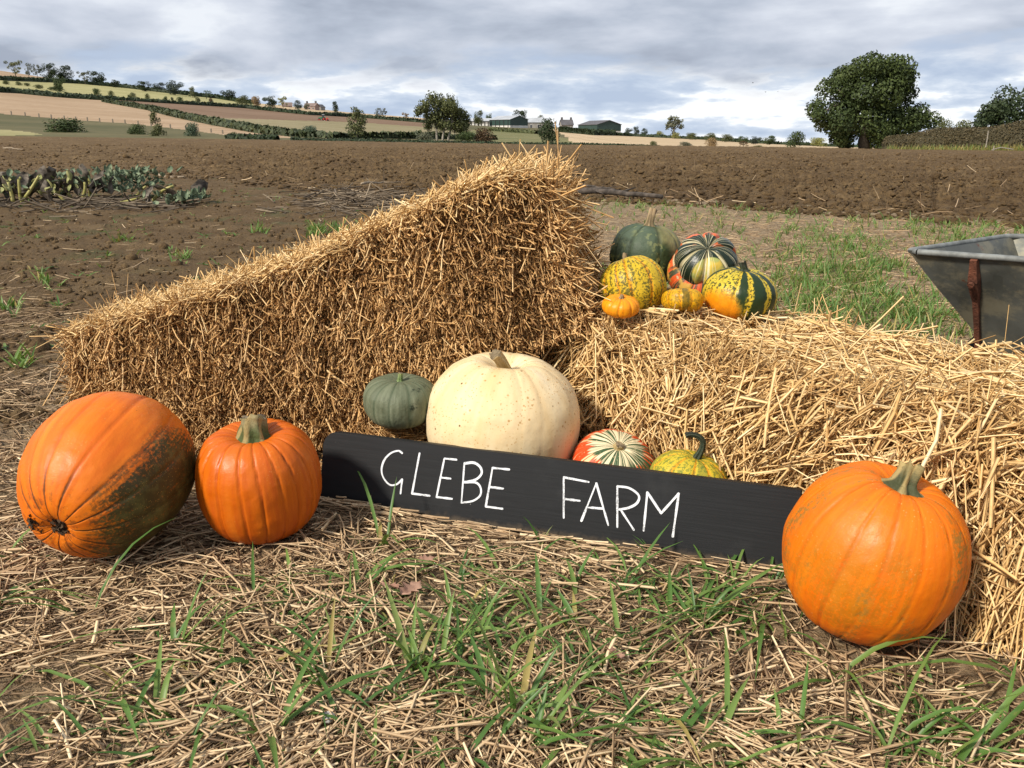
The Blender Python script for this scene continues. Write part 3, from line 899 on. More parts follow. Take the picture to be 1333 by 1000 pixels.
big_tree('oak_tree', 'big dark green oak with a rounded crown at the far edge of the ploughed field', 106.0, 1126, 195.5,
    [(1150, 92, 17), (1140, 88, 15), (1163, 90, 14), (1168, 112, 20), (1125, 94, 18), (1172, 100, 17), (1100, 104, 17), (1082, 118, 15), (1118, 118, 24), (1152, 122, 24), (1180, 122, 14), (1098, 130, 16), (1068, 142, 13), (1062, 152, 10),
     (1090, 150, 18), (1120, 150, 24), (1150, 152, 24), (1176, 150, 18), (1196, 150, 14), (1208, 156, 11), (1080, 166, 9), (1094, 176, 12), (1110, 172, 16), (1140, 172, 18), (1168, 168, 14), (1190, 168, 11), (1088, 186, 8), (1102, 188, 8), (1140, 186, 10), (1158, 184, 10), (1074, 158, 10)],
    38000, 0.165, 'oak', 0.62, 130, shell=0.66)
big_tree('field_tree', 'multi-stemmed green tree with an open crown beside the hedge, middle left', 112.0, 578, 187,
    [(552, 142, 9), (545, 148, 6), (568, 134, 11), (585, 133, 12), (600, 140, 10), (572, 148, 13), (592, 150, 14), (604, 154, 8), (560, 156, 9), (580, 162, 9), (598, 166, 10), (608, 164, 6), (556, 166, 6), (604, 176, 7)],
    9500, 0.135, 'olive', 0.16, 140, stems=[(570, 0.13, 560), (576, 0.13, 585), (583, 0.13, 600)], bark=M_bark_pale, shell=0.3)
big_tree('domed_tree', 'dark domed tree behind the brown hedge at the right edge', 135.0, 1335, 192,
    [(1285, 152, 13), (1300, 143, 15), (1322, 136, 17), (1345, 134, 18), (1275, 162, 10), (1368, 142, 18), (1310, 158, 17), (1338, 156, 20), (1362, 160, 16), (1390, 155, 15), (1290, 168, 12), (1330, 176, 14), (1400, 165, 12)],
    12000, 0.22, 'dark', 0.4, 150, shell=0.62)
big_tree('lone_tree', 'lone twisted grey tree with a windswept crown on the right skyline', 380.0, 877, 180.0,
    [(876, 155, 5.5), (869, 162, 4.5), (884, 159, 4.5), (878, 164, 6.5), (887, 166, 3.5), (868, 167, 3), (876, 173, 3.0)],
    900, 0.42, 'grey', 0.45, 160, bark=M_bark_pale, shell=0.3)

# ================================================================== FARM BUILDINGS
M_wall_green = plain('dark_green_cladding', (0.022, 0.050, 0.042), 0.6, var=0.15, scale=0.3)
M_wall_white = plain('pale_concrete_panels', (0.60, 0.58, 0.54), 0.8, var=0.15, scale=0.4)
M_roof_grey = plain('grey_sheet_roof', (0.40, 0.42, 0.44), 0.55, var=0.12, scale=0.2)
M_roof_dark = plain('slate_roof', (0.10, 0.095, 0.10), 0.7, var=0.2, scale=0.4)
M_roof_red = plain('red_tile_roof', (0.20, 0.145, 0.125), 0.8, var=0.2, scale=0.5)
M_brick = plain('brick_wall', (0.29, 0.205, 0.175), 0.85, var=0.2, scale=0.6)
M_stone = plain('stone_wall', (0.26, 0.245, 0.22), 0.85, var=0.25, scale=0.5)
M_dark = plain('dark_opening', (0.015, 0.015, 0.016), 0.8)
M_glass = plain('window_glass', (0.03, 0.035, 0.045), 0.15)

def gable_building(name, label, cat, u_c, v_base, Y, L, Wd, eave, ridge_h, rotz, wall_low, wall_up, roof, low_h=0.0, bays=0, windows=0, chimney=False):
    """L along local x (roof ridge direction), Wd along y"""
    base = at(u_c, v_base, Y)
    root = thing(name, label, cat, base, (0, 0, rotz))
    hx, hy = L / 2, Wd / 2
    if low_h:
        MB().box(-hx, hx, -hy, hy, -1.0, low_h).build('base_wall', wall_low, root)
    mb = MB()
    e = 0.05
    z0 = low_h if low_h else -1.0
    mb.add([(-hx - e, -hy - e, z0), (hx + e, -hy - e, z0), (hx + e, hy + e, z0), (-hx - e, hy + e, z0), (-hx - e, -hy - e, eave), (hx + e, -hy - e, eave), (hx + e, hy + e, eave), (-hx - e, hy + e, eave), (-hx - e, 0, ridge_h), (hx + e, 0, ridge_h)],
           [np.array([[0, 1, 5, 4], [2, 3, 7, 6], [0, 3, 2, 1]]), np.array([[1, 2, 6, 9, 5]]), np.array([[3, 0, 4, 8, 7]])])
    mb.build('wall', wall_up, root)
    rb = MB(); o = 0.4
    for sgn in (-1, 1):
        y1 = sgn * (hy + o); z1 = eave - o * (ridge_h - eave) / hy
        a = np.array([(-hx - o, y1, z1 + 0.08), (hx + o, y1, z1 + 0.08), (hx + o, 0, ridge_h + 0.08), (-hx - o, 0, ridge_h + 0.08)])
        bt = a + np.array([0, 0, 0.18])
        rb.hexa(np.concatenate([a, bt]) if sgn < 0 else np.concatenate([a[::-1], bt[::-1]]))
    roof_o = rb.build('roof', roof, root)
    for k in range(bays):
        x = -hx + (k + 0.5) * L / bays
        MB().box(x - 0.22, x + 0.22, -hy - 0.16, -hy - 0.06, -0.5, eave - 0.2).build('post', M_dark, root)
    for k in range(windows):
        x = -hx + (k + 0.5) * L / windows
        wdw = MB().box(x - 0.6, x + 0.6, -hy - 0.14, -hy - 0.02, eave * 0.35, eave * 0.75).build('window', M_wall_white, root)
        MB().box(x - 0.48, x + 0.48, -hy - 0.18, -hy - 0.145, eave * 0.38, eave * 0.72).build('pane', M_glass, wdw)
    if chimney:
        for x in (-hx * 0.8, hx * 0.8):
            MB().box(x - 0.5, x + 0.5, -0.4, 0.4, ridge_h - 0.6, ridge_h + 1.5).build('chimney', M_roof_dark, roof_o)
    return root

def px(Y, n): return n * Y * 0.97 / F
Yb = 470.0
# open barn: long side faces left-front, gable faces right-front
gable_building('barn', 'open dark green barn with white lower panels and a pale roof', 'barn', 662, 170.0, Yb, px(Yb, 40), px(Yb, 30), px(Yb, 13), px(Yb, 17.5), math.radians(-48), M_wall_white, M_wall_green, M_roof_grey, low_h=px(Yb, 6.0), bays=5)
gable_building('barn', 'dark green barn with a pale base stripe standing apart on the right', 'barn', 780, 174.5, 430.0, px(430, 44), px(430, 36), px(430, 11), px(430, 16), math.radians(-62), M_wall_white, M_wall_green, M_roof_dark, low_h=px(430, 3.6))
gable_building('shed', 'low grey farm shed with pale panels left of the open barn', 'shed', 626, 168.5, 480.0, px(480, 26), px(480, 16), px(480, 10), px(480, 13), math.radians(-8), M_wall_white, M_stone, M_roof_grey, low_h=px(480, 7), bays=6)
gable_building('farm_building', 'pale farm building half hidden by the dark leafy tree', 'building', 700, 171, 490.0, px(490, 28), px(490, 14), px(490, 11), px(490, 16), math.radians(4), M_stone, M_stone, M_roof_grey, windows=3)
gable_building('farmhouse', 'stone farmhouse with a slate roof and chimneys behind the hedge', 'house', 737, 173, 480.0, px(480, 15), px(480, 11), px(480, 10), px(480, 15.5), math.radians(12), M_stone, M_stone, M_roof_dark, windows=3, chimney=True)
gable_building('cottage', 'pink brick cottage with a red roof on the left skyline', 'house', 406, 144.5, 560.0, px(560, 16), px(560, 10), px(560, 5.5), px(560, 9), math.radians(-20), M_brick, M_brick, M_roof_red, windows=3, chimney=True)
gable_building('cottage', 'half hidden red roofed cottage between trees on the left skyline', 'house', 374, 142.5, 570.0, px(570, 12), px(570, 8), px(570, 4.5), px(570, 8), math.radians(15), M_brick, M_brick, M_roof_red, windows=2)
gable_building('cottage', 'small grey roofed cottage right of the pink cottage on the skyline', 'house', 417, 145.0, 575.0, px(575, 10), px(575, 8), px(575, 5), px(575, 8), math.radians(70), M_stone, M_stone, M_roof_dark, windows=2)
# white van by the farmhouse
vb_ = at(738.5, 173.0, 455.0)
van = thing('parked_van', 'white van parked by the hedge in front of the slate roofed farmhouse', 'van', vb_, (0, 0, 0.1))
M_vanw = plain('white_paint', (0.75, 0.75, 0.74), 0.3, var=0.05)
MB().box(-2.4, 1.4, -0.95, 0.95, 0.35, 2.3).add([(1.42, -0.95, 0.35), (2.6, -0.95, 0.35), (2.6, 0.95, 0.35), (1.42, 0.95, 0.35), (1.42, -0.9, 2.2), (2.0, -0.9, 1.3), (2.0, 0.9, 1.3), (1.42, 0.9, 2.2)], [np.array([[0, 3, 2, 1], [4, 5, 6, 7], [0, 1, 5, 4], [1, 2, 6, 5], [2, 3, 7, 6]])]).build('body', M_vanw, van)
for sx in (-1.6, 1.7):
    for sy in (-0.9, 0.9):
        a = np.linspace(0, 2 * np.pi, 15)[:-1]
        MB().tube([(sx, sy - 0.1, 0.35), (sx, sy + 0.1, 0.35)], 0.35, 14).build('wheel', M_dark, van)

# ---- tractor
M_tgreen = plain('tractor_green', (0.06, 0.17, 0.075), 0.4)
M_tgrey = plain('cab_grey', (0.45, 0.48, 0.48), 0.35)
M_red = plain('red_paint', (0.50, 0.045, 0.03), 0.45)
M_tyre = plain('tyre_rubber', (0.02, 0.02, 0.02), 0.8)
tY = far_Y(423.0, 157.0)
tb = at(421.0, 157.5, tY)
tr = thing('tractor', 'green tractor with a pale cab towing a red cultivator across the brown field', 'tractor', tb, (0, 0, math.pi + 0.15))
k = px(tY, 1)                     # metres per photo pixel out there
def ring(mb, x, y, z, r, wd, kk=16):
    mb.tube([(x, y - wd / 2, z), (x, y + wd / 2, z)], r, kk)
for sy in (-1, 1):
    mb = MB(); ring(mb, -0.6 * k, sy * 1.0 * k, 2.3 * k, 2.4 * k, 0.9 * k); wh = mb.build('wheel', M_tyre, tr, True)
    mb = MB(); ring(mb, -0.6 * k, sy * 1.5 * k, 2.3 * k, 1.1 * k, 0.1 * k); mb.build('rim', M_red, wh)
    mb = MB(); ring(mb, 5.2 * k, sy * 1.0 * k, 1.6 * k, 1.7 * k, 0.7 * k); wh = mb.build('wheel', M_tyre, tr, True)
    mb = MB(); ring(mb, 5.2 * k, sy * 1.38 * k, 1.6 * k, 0.8 * k, 0.1 * k); mb.build('rim', M_red, wh)
MB().hexa([(1.4 * k, -0.8 * k, 2.2 * k), (6.4 * k, -0.7 * k, 2.0 * k), (6.4 * k, 0.7 * k, 2.0 * k), (1.4 * k, 0.8 * k, 2.2 * k), (1.4 * k, -0.8 * k, 5.0 * k), (6.2 * k, -0.6 * k, 4.0 * k), (6.2 * k, 0.6 * k, 4.0 * k), (1.4 * k, 0.8 * k, 5.0 * k)]).build('bonnet', M_tgreen, tr)
cb = MB().hexa([(-1.6 * k, -1 * k, 3.6 * k), (1.38 * k, -1 * k, 3.6 * k), (1.38 * k, 1 * k, 3.6 * k), (-1.6 * k, 1 * k, 3.6 * k), (-1.3 * k, -0.9 * k, 7.4 * k), (1.0 * k, -0.9 * k, 7.4 * k), (1.0 * k, 0.9 * k, 7.4 * k), (-1.3 * k, 0.9 * k, 7.4 * k)]).build('cab', M_glass, tr)
MB().box(-1.7 * k, 1.4 * k, -1.1 * k, 1.1 * k, 7.42 * k, 8.1 * k).build('cab_roof', M_tgrey, cb)
MB().box(-1.8 * k, 0.6 * k, -1.6 * k, -1.02 * k, 4.2 * k, 4.7 * k).build('mudguard', M_tgreen, tr)
MB().box(-1.8 * k, 0.6 * k, 1.02 * k, 1.6 * k, 4.2 * k, 4.7 * k).build('mudguard', M_tgreen, tr)
mb = MB().hexa([(-7.5 * k, -2 * k, 0.6 * k), (-2.9 * k, -2 * k, 0.6 * k), (-2.9 * k, 2 * k, 0.6 * k), (-7.5 * k, 2 * k, 0.6 * k), (-6.0 * k, -1.6 * k, 3.4 * k), (-4.2 * k, -1.6 * k, 4.0 * k), (-4.2 * k, 1.6 * k, 4.0 * k), (-6.0 * k, 1.6 * k, 3.4 * k)])
cu = thing('cultivator', 'red cultivator hitched behind the green tractor', 'implement', tb, (0, 0, math.pi + 0.15))
mb.build('hopper', M_red, cu)
mb = MB(); mb.tube([(-2.9 * k, 0, 1.6 * k), (-1.2 * k, 0, 1.8 * k)], 0.25 * k, 6); mb.build('drawbar', M_red, cu)
for sy in (-1.6, 1.6):
    mb = MB(); ring(mb, -5.4 * k, sy * 1.4 * k, 1.1 * k, 1.2 * k, 0.5 * k, 12); mb.build('wheel', M_tyre, cu, True)

# ---- fences: far posts and the pale post at the hedge
M_postw = plain('weathered_wood', (0.20, 0.17, 0.13), 0.9, var=0.3)
M_posth = plain('grey_post', (0.27, 0.24, 0.19), 0.9, var=0.25)
for i, u in enumerate((15, 33, 51, 67, 84, 99, 114, 130, 147, 163, 180, 197, 222, 242, 258, 275, 290)):
    v = float(np.interp(u, [0, 90, 170, 240, 300], [148.5, 156.5, 161.5, 169, 175.5])); b = far_at(u, v); h = px(b[1], 5.0)
    p_ = MB().box(-0.09, 0.09, -0.09, 0.09, -0.3, h).build('fence_post', M_postw)
    p_.location = b; tag(p_, 'thin wooden fence post along the lower edge of the tan stubble field', 'fence post', 'fence posts below the tan stubble')
hp = at(1284, 187.8, 87.5)
o = MB().tube([(0, 0, -0.3), (0.01, 0, 0.6), (0, 0.01, px(88, 16.5))], [0.06, 0.058, 0.055], 8).build('hedge_post', M_posth)
o.location = hp; tag(o, 'pale wooden post standing against the tall brown hedge', 'post')
hp = at(1303, 196.0, 84.0)
o = MB().tube([(-0.9, 0, 0.05), (0, 0.1, 0.28), (1.2, 0, 0.10)], [0.06, 0.06, 0.05], 7).tube([(-0.75, 0.0, -0.1), (-0.75, 0, 0.42)], [0.06, 0.055], 7).build('broken_rail', M_posth)
o.location = hp; tag(o, 'broken wooden rail lying at the foot of the tall brown hedge', 'rail')

# dry grass strip in front of the right hedge
N = 2600
u = rng.uniform(1155, 1500, N); Yg = np.interp(u, [1153, 1200, 1260, 1333, 1500], [99, 96, 91, 86, 78]) + rng.uniform(-0.8, 0.4, N)
x = (u - 666.5) / F * (Yg * cp + CAM_H * sp)
z = at(u, np.interp(u, [1153, 1333, 1500], [197, 196.5, 195]), Yg)[..., 2]
P = np.stack([x, Yg, z - 0.05], -1); D = rng.normal(size=(N, 3)) * 0.25 + np.array([0, 0, 1])
V, Q, r, tt = blades(P, D, rng.uniform(0.3, 1.1, N), rng.uniform(0.03, 0.07, N), rng.uniform(0, 0.4, N), 2, np.clip(rng.random(N) * 0.30 + 0.80, 0, 1))
kind(link('dry_grass', make_mesh('dry_grass', V, [Q], [M_grass], attrs={'rnd': r, 'along': tt})), 'stuff', 'dry pale grass along the foot of the tall brown hedge', 'grass')

# ================================================================== STRAW BALES
def unit(v): return v / (np.linalg.norm(v, axis=-1)[..., None] + 1e-9)

class Bale:
    """bale given by eight smooth corner curves: F(s,t) front, depth vector Dv(s)"""
    def __init__(s, fb, ft, depth, sb, st):
        s.fb, s.ft, s.depth, s.sb, s.st = np.array(fb), np.array(ft), np.array(depth), np.array(sb), np.array(st)
    def edge(s, a, pts, ss): return np.stack([np.interp(a, ss, pts[:, k]) for k in range(3)], -1)
    def front(s, a, t):
        b = s.edge(a, s.fb, s.sb); c = s.edge(a, s.ft, s.st)
        return b + (c - b) * np.asarray(t)[..., None]
    def pt(s, a, t, d): return s.front(a, t) + s.depth * np.asarray(d)[..., None]
    def core(s, inset):
        na, nt_, nd = 60, 22, 16
        faces = []; Vs = []; n = 0
        def grid(fn, n1, n2):
            nonlocal n
            A, B = np.meshgrid(np.linspace(0, 1, n1), np.linspace(0, 1, n2), indexing='ij')
            Vs.append(fn(A, B).reshape(-1, 3))
            i, j = np.meshgrid(np.arange(n1 - 1), np.arange(n2 - 1), indexing='ij')
            faces.append(np.stack([i * n2 + j, (i + 1) * n2 + j, (i + 1) * n2 + j + 1, i * n2 + j + 1], -1).reshape(-1, 4) + n)
            n += n1 * n2
        one = lambda A, v: np.full(A.shape, v)
        grid(lambda A, B: s.pt(A, B, one(A, 0.0)), na, nt_)
        grid(lambda A, B: s.pt(A, B, one(A, 1.0)), na, nt_)
        grid(lambda A, B: s.pt(A, one(A, 1.0), B), na, nd)
        grid(lambda A, B: s.pt(A, one(A, 0.0), B), na, nd)
        grid(lambda A, B: s.pt(one(A, 0.0), A, B), nt_, nd)
        grid(lambda A, B: s.pt(one(A, 1.0), A, B), nt_, nd)
        V = np.concatenate(Vs); c = s.pt(np.array([0.5]), np.array([0.5]), np.array([0.5]))[0]
        # pull towards the axis so the stalks stand proud
        ax = unit(s.edge(np.array([1.0]), s.fb, s.sb) - s.edge(np.array([0.0]), s.fb, s.sb))[0]
        V = V + unit(c - V) * inset + (fbm(V * 14, 3, 3) - 0.5)[:, None] * unit(V - c) * 0.02
        return make_mesh('straw_block', V, [np.concatenate(faces)], [M_core])

def bale_object(label, bale, groups, origin, inset=0.02):
    root = thing('straw_bale', label, 'straw bale', origin)
    me = bale.core(inset)
    me.transform(Matrix.Translation(-Vector(origin)))
    link('straw_block', me, root)
    for nm, mat, V, Q, r in groups:
        o = link(nm, make_mesh(nm, V - np.array(origin), [Q], [mat], attrs={'rnd': r}), root); o['kind'] = 'stuff'
    return root

def joinstr(lst):
    Vs, Qs, rs, n = [], [], [], 0
    for V, Q, r in lst:
        Vs.append(V); Qs.append(Q + n); rs.append(r); n += len(V)
    return np.concatenate(Vs), np.concatenate(Qs), np.concatenate(rs)

# --- left bale: tilted, its right end propped on the other bale
ft_px = [(84, 434, 2.09), (215, 399, 2.07), (400, 336, 2.05), (560, 264, 2.03), (650, 229, 2.03), (712, 232, 2.05)]
fb_px = [(112, 600, 2.04), (240, 598, 2.02), (400, 585, 2.00), (560, 540, 1.98), (650, 472, 2.00), (770, 423, 2.05)]
ss = [0, 0.20, 0.46, 0.71, 0.87, 1.0]
ftP = [at(*p) for p in ft_px]; fbP = [at(*p) for p in fb_px]
LB = Bale(fbP, ftP, (0.06, 0.40, 0.02), ss, ss)
axL = unit(LB.ft[-1] - LB.ft[0]); 
def lb_frame(a):
    da = 0.05
    A = unit(LB.front(np.clip(a + da, 0, 1), np.full(a.shape, 0.6)) - LB.front(np.clip(a - da, 0, 1), np.full(a.shape, 0.6)))
    U = unit(LB.front(a, np.ones(a.shape)) - LB.front(a, np.zeros(a.shape)))
    Nn = unit(np.cross(A, U)); return A, U, Nn          # N points to the camera side
L_ = []
N = 38000            # short cut ends on the front face, lying in flakes across the bale
a = rng.random(N); t = rng.random(N)
A, U, Nn = lb_frame(a)
P = LB.pt(a, t, np.zeros(N)) + Nn * rng.uniform(-0.026, 0.008, N)[:, None] + Nn * ((fbm(np.stack([a * 34, t * 9], -1), 3, 8) - 0.5) * 0.045)[:, None]
flake = vnoise(np.stack([a * 26, t * 1.5], -1), 4)
D = -U * rng.normal(0.55, 0.60, N)[:, None] + Nn * np.abs(rng.normal(0.50, 0.45, N))[:, None] + A * rng.normal(0.16, 0.38, N)[:, None]
L = np.exp(rng.normal(math.log(0.018), 0.45, N)); W = rng.uniform(0.0024, 0.0058, N)
r = np.clip(rng.beta(1.8, 1.9, N) * 0.85 + (flake - 0.5) * 0.45, 0, 1)
L_.append(strands(P, D, L, W, A * rng.normal(0, 0.1, N)[:, None], 1, 3, 0.6, r))
N = 520             # longer loose stalks hanging over the face
a = rng.random(N); t = rng.random(N) ** 0.8
A, U, Nn = lb_frame(a)
P = LB.pt(a, t, np.zeros(N)) + Nn * rng.uniform(0.0, 0.02, N)[:, None]
D = -U * rng.normal(0.9, 0.4, N)[:, None] + Nn * np.abs(rng.normal(0.12, 0.12, N))[:, None] + A * rng.normal(0.2, 0.55, N)[:, None]
L_.append(strands(P, D, np.minimum(np.exp(rng.normal(math.log(0.050), 0.45, N)), 0.09), rng.uniform(0.0022, 0.0055, N), rng.normal(0, 0.08, (N, 3)), 2, 3, 0.5, np.clip(rng.beta(3.4, 1.8, N), 0, 1)))
N = 5200             # right end
t = rng.random(N); d = rng.random(N)
A, U, Nn = lb_frame(np.ones(N))
P = LB.pt(np.ones(N), t * 0.97, d) + A * rng.uniform(-0.035, 0.0, N)[:, None]
D = U * rng.normal(-0.2, 0.6, N)[:, None] + A * np.abs(rng.normal(0.16, 0.16, N))[:, None] - Nn * rng.normal(0, 0.7, N)[:, None]
L_.append(strands(P, D, np.exp(rng.normal(math.log(0.048), 0.4, N)), rng.uniform(0.0028, 0.0062, N), rng.normal(0, 0.15, (N, 3)), 2, 3, 0.5, rng.beta(2.8, 1.7, N)))
N = 3600             # left end
t = rng.random(N); d = rng.random(N)
A, U, Nn = lb_frame(np.zeros(N))
P = LB.pt(np.zeros(N), t, d) - A * rng.uniform(-0.03, 0.010, N)[:, None]
D = U * rng.normal(0.1, 0.7, N)[:, None] - A * np.abs(rng.normal(0.25, 0.2, N))[:, None] - Nn * rng.normal(0, 0.7, N)[:, None]
L_.append(strands(P, D, np.exp(rng.normal(math.log(0.04), 0.4, N)), rng.uniform(0.002, 0.004, N), rng.normal(0, 0.15, (N, 3)), 2, 3, 0.5, rng.beta(2.5, 2, N)))
N = 1100             # top front-edge shag near each end corner
a = rng.random(N); A, U, Nn = lb_frame(a)
P = LB.pt(a, np.full(N, 1.0), np.zeros(N)) + Nn * rng.uniform(-0.03, 0.012, N)[:, None] + U * rng.uniform(-0.03, 0.008, N)[:, None]
D = Nn * np.abs(rng.normal(0.5, 0.4, N))[:, None] + A * rng.normal(0.2, 0.9, N)[:, None] - U * rng.normal(0.1, 0.5, N)[:, None]
front_shag = strands(P, D, np.minimum(np.exp(rng.normal(math.log(0.036), 0.45, N)), 0.07), rng.uniform(0.0024, 0.0055, N), -U * 0.25 * rng.random(N)[:, None], 2, 3, 0.5, rng.beta(3, 2, N))
T_ = [front_shag]
N = 8500             # folded top side: golden brushed stalks
a = rng.random(N); d = rng.random(N)
A, U, Nn = lb_frame(a)
P = LB.pt(a, np.ones(N), d) + U * rng.uniform(-0.03, 0.012, N)[:, None]
D = U * np.abs(rng.normal(0.16, 0.16, N))[:, None] + A * (rng.normal(0.30, 0.8, N) - 1.0 * smooth(a, 0.80, 1.0))[:, None] - Nn * rng.normal(0, 0.7, N)[:, None]
T_.append(strands(P, D, np.minimum(np.exp(rng.normal(math.log(0.036), 0.4, N)), 0.062), rng.uniform(0.0024, 0.0056, N), rng.normal(0, 0.15, (N, 3)), 2, 3, 0.5, rng.beta(3.2, 1.8, N)))
N = 520              # bristles that stand up along the top
a = np.clip(rng.random(N) * 0.90, 0, 1); d = rng.random(N) * 0.8
A, U, Nn = lb_frame(a)
P = LB.pt(a, np.ones(N), d) - U * 0.01
D = U * 0.75 + A * (rng.normal(0.35, 0.45, N) - 0.9 * smooth(a, 0.75, 1.0))[:, None] + Nn * rng.normal(0, 0.3, N)[:, None] + np.array([0, 0, 0.25])
T_.append(strands(P, D, np.clip(np.exp(rng.normal(math.log(0.027), 0.50, N)), 0.010, 0.060), rng.uniform(0.0030, 0.0068, N), rng.normal(0, 0.10, (N, 3)), 2, 3, 0.45, rng.beta(3.5, 1.7, N), taper=0.35))
V1 = joinstr(L_); V2 = joinstr(T_)
bale_object('tilted straw bale on the left, its raised end propped on the other bale', LB,
            [('cut_straw', M_straw_ends, *V1), ('loose_straw', M_straw_bright, *V2)], tuple(fbP[0]), 0.022)

# --- right bale: runs from behind the white pumpkin towards the near right
HB = 0.355
dirR = unit(np.array([0.605, -0.80, 0.0])); backR = np.array([0.80, 0.605, 0.0]) * 0.47
p0 = np.array([0.18, 2.0, 0.0]) - dirR * 0.30 + np.array([0.80, 0.605, 0.0]) * 0.030
LR = 1.56
sR = np.linspace(0, 1, 7)
bulge = 0.03 * np.sin(np.pi * sR)
fbR = [p0 + dirR * (LR * s) - backR * 0.03 for s in sR]
ftR = [p0 + dirR * (LR * s) + np.array([0, 0, HB + 0.012 * math.sin(9 * s)]) + backR * 0.07 for s in sR]
RB = Bale(fbR, ftR, tuple(backR * 0.93), sR, sR)
A0, U0, N0 = dirR, np.array([0, 0, 1.0]), -unit(backR)
R_ = []
def rb_face(N, lo, hi, out, Lm, sig, wlo, whi, dn, dnorm, dax, bend, rb, S=2):
    a = rng.random(N); t = rng.uniform(lo, hi, N)
    bul = np.sin(np.pi * np.clip(t, 0, 1)) ** 0.5 * 0.03
    P = RB.pt(a, t, np.zeros(N)) + N0 * (bul + rng.uniform(-0.03, out, N) + (fbm(np.stack([a * 14, t * 3.5], -1), 3, 18) - 0.5) * 0.07)[:, None]
    sw = (fbm(np.stack([a * 7, t * 2.2], -1), 2, 28) - 0.5) * 2.6        # stalks lie in swirling swathes
    D = -U0 * rng.normal(dn, 0.45, N)[:, None] + N0 * np.abs(rng.normal(dnorm, 0.16, N))[:, None] + A0 * (rng.normal(dax, 0.62, N) + sw * 1.0)[:, None]
    L = np.exp(rng.normal(math.log(Lm), sig, N))
    P = P - unit(D) * (L * 0.5)[:, None]
    B = N0 * rng.normal(-0.06, 0.10, N)[:, None] - U0 * np.abs(rng.normal(0.10, 0.1, N))[:, None]
    r = np.clip(rng.beta(*rb, N), 0, 1)
    L = np.where(hits_sign(P, D, L), 0.004, np.minimum(L, 0.19))
    return strands(P, D, L, rng.uniform(wlo, whi, N) * np.where(rng.random(N) < 0.06, 1.5, 1.0), B, S, 3, 0.42, r, kink=0.4 if S > 2 else 0.0)
R_.append(rb_face(17000, 0.0, 1.02, 0.004, 0.045, 0.55, 0.0022, 0.0050, 0.55, 0.18, -0.15, 0.1, (1.4, 2.5), 3))
R_.append(rb_face(4000, 0.02, 0.98, 0.036, 0.070, 0.50, 0.0034, 0.0076, 0.60, 0.18, -0.15, 0.1, (2.4, 1.5), 4))
R_.append(rb_face(420, 0.1, 0.90, 0.045, 0.13, 0.30, 0.0040, 0.0085, 0.55, 0.16, -0.1, 0.1, (4.5, 1.4), 3))
# top and rounded front edge
def rb_top(N, Lm, sig, wlo, whi, up, rb, out, S=2):
    a = rng.random(N); d = rng.uniform(-0.08, 1.0, N)
    lift = np.where(d < 0.25, -((0.25 - np.clip(d, -0.08, 0.25)) / 0.33) ** 2 * 0.06, 0)
    P = RB.pt(a, np.ones(N), d) + U0 * (lift + rng.uniform(-0.03, out, N) + (fbm(np.stack([a * 9, d * 4], -1), 3, 48) - 0.45) * 0.06)[:, None]
    D = U0 * np.abs(rng.normal(up, 0.15, N))[:, None] + A0 * rng.normal(0.1, 0.8, N)[:, None] + N0 * rng.normal(0.2, 0.7, N)[:, None]
    L = np.minimum(np.exp(rng.normal(math.log(Lm), sig, N)), 0.13); P = P - unit(D) * (L * 0.5)[:, None] + U0 * (L * 0.10)[:, None]
    B = -U0 * np.abs(rng.normal(0.14, 0.1, N))[:, None] + rng.normal(0, 0.06, (N, 3))
    return strands(P, D, L, rng.uniform(wlo, whi, N) * np.where(rng.random(N) < 0.06, 1.5, 1.0), B, S, 3, 0.42, rng.beta(*rb, N), kink=0.4 if S > 2 else 0.0)
R_.append(rb_top(9000, 0.055, 0.45, 0.0024, 0.0054, 0.12, (2.6, 1.7), 0.008))
R_.append(rb_top(2300, 0.085, 0.42, 0.0034, 0.0075, 0.14, (4, 1.4), 0.022, 3))
N = 130              # stray stalks that stick up
a = rng.random(N); d = rng.uniform(0.3, 1.0, N)
P = RB.pt(a, np.ones(N), d); D = U0 * 0.7 + A0 * rng.normal(0, 0.5, N)[:, None] + N0 * rng.normal(0, 0.5, N)[:, None]
R_.append(strands(P, D, rng.uniform(0.03, 0.085, N), rng.uniform(0.003, 0.006, N), rng.normal(0, 0.1, (N, 3)), 2, 3, 0.45, rng.beta(4, 1.6, N)))
# back, left end and near end
for (nf, aa) in ((2600, 0.0), (3000, 1.0)):
    t = rng.random(nf); d = rng.random(nf)
    P = RB.pt(np.full(nf, aa), t, d) + A0 * (1 if aa else -1) * rng.uniform(-0.03, 0.012, nf)[:, None]
    D = U0 * rng.normal(0, 0.7, nf)[:, None] + N0 * rng.normal(0, 0.8, nf)[:, None] + A0 * rng.normal(0, 0.25, nf)[:, None]
    R_.append(strands(P, D, np.exp(rng.normal(math.log(0.06), 0.4, nf)), rng.uniform(0.0022, 0.0046, nf), rng.normal(0, 0.1, (nf, 3)), 2, 3, 0.5, rng.beta(2.4, 2, nf)))
nf = 3500
a = rng.random(nf); t = rng.random(nf)
P = RB.pt(a, t, np.ones(nf)) - N0 * rng.uniform(-0.03, 0.012, nf)[:, None]
D = U0 * rng.normal(0, 0.7, nf)[:, None] + A0 * rng.normal(0, 0.8, nf)[:, None]
R_.append(strands(P, D, np.exp(rng.normal(math.log(0.06), 0.4, nf)), rng.uniform(0.0022, 0.0046, nf), rng.normal(0, 0.1, (nf, 3)), 2, 3, 0.5, rng.beta(2.4, 2, nf)))
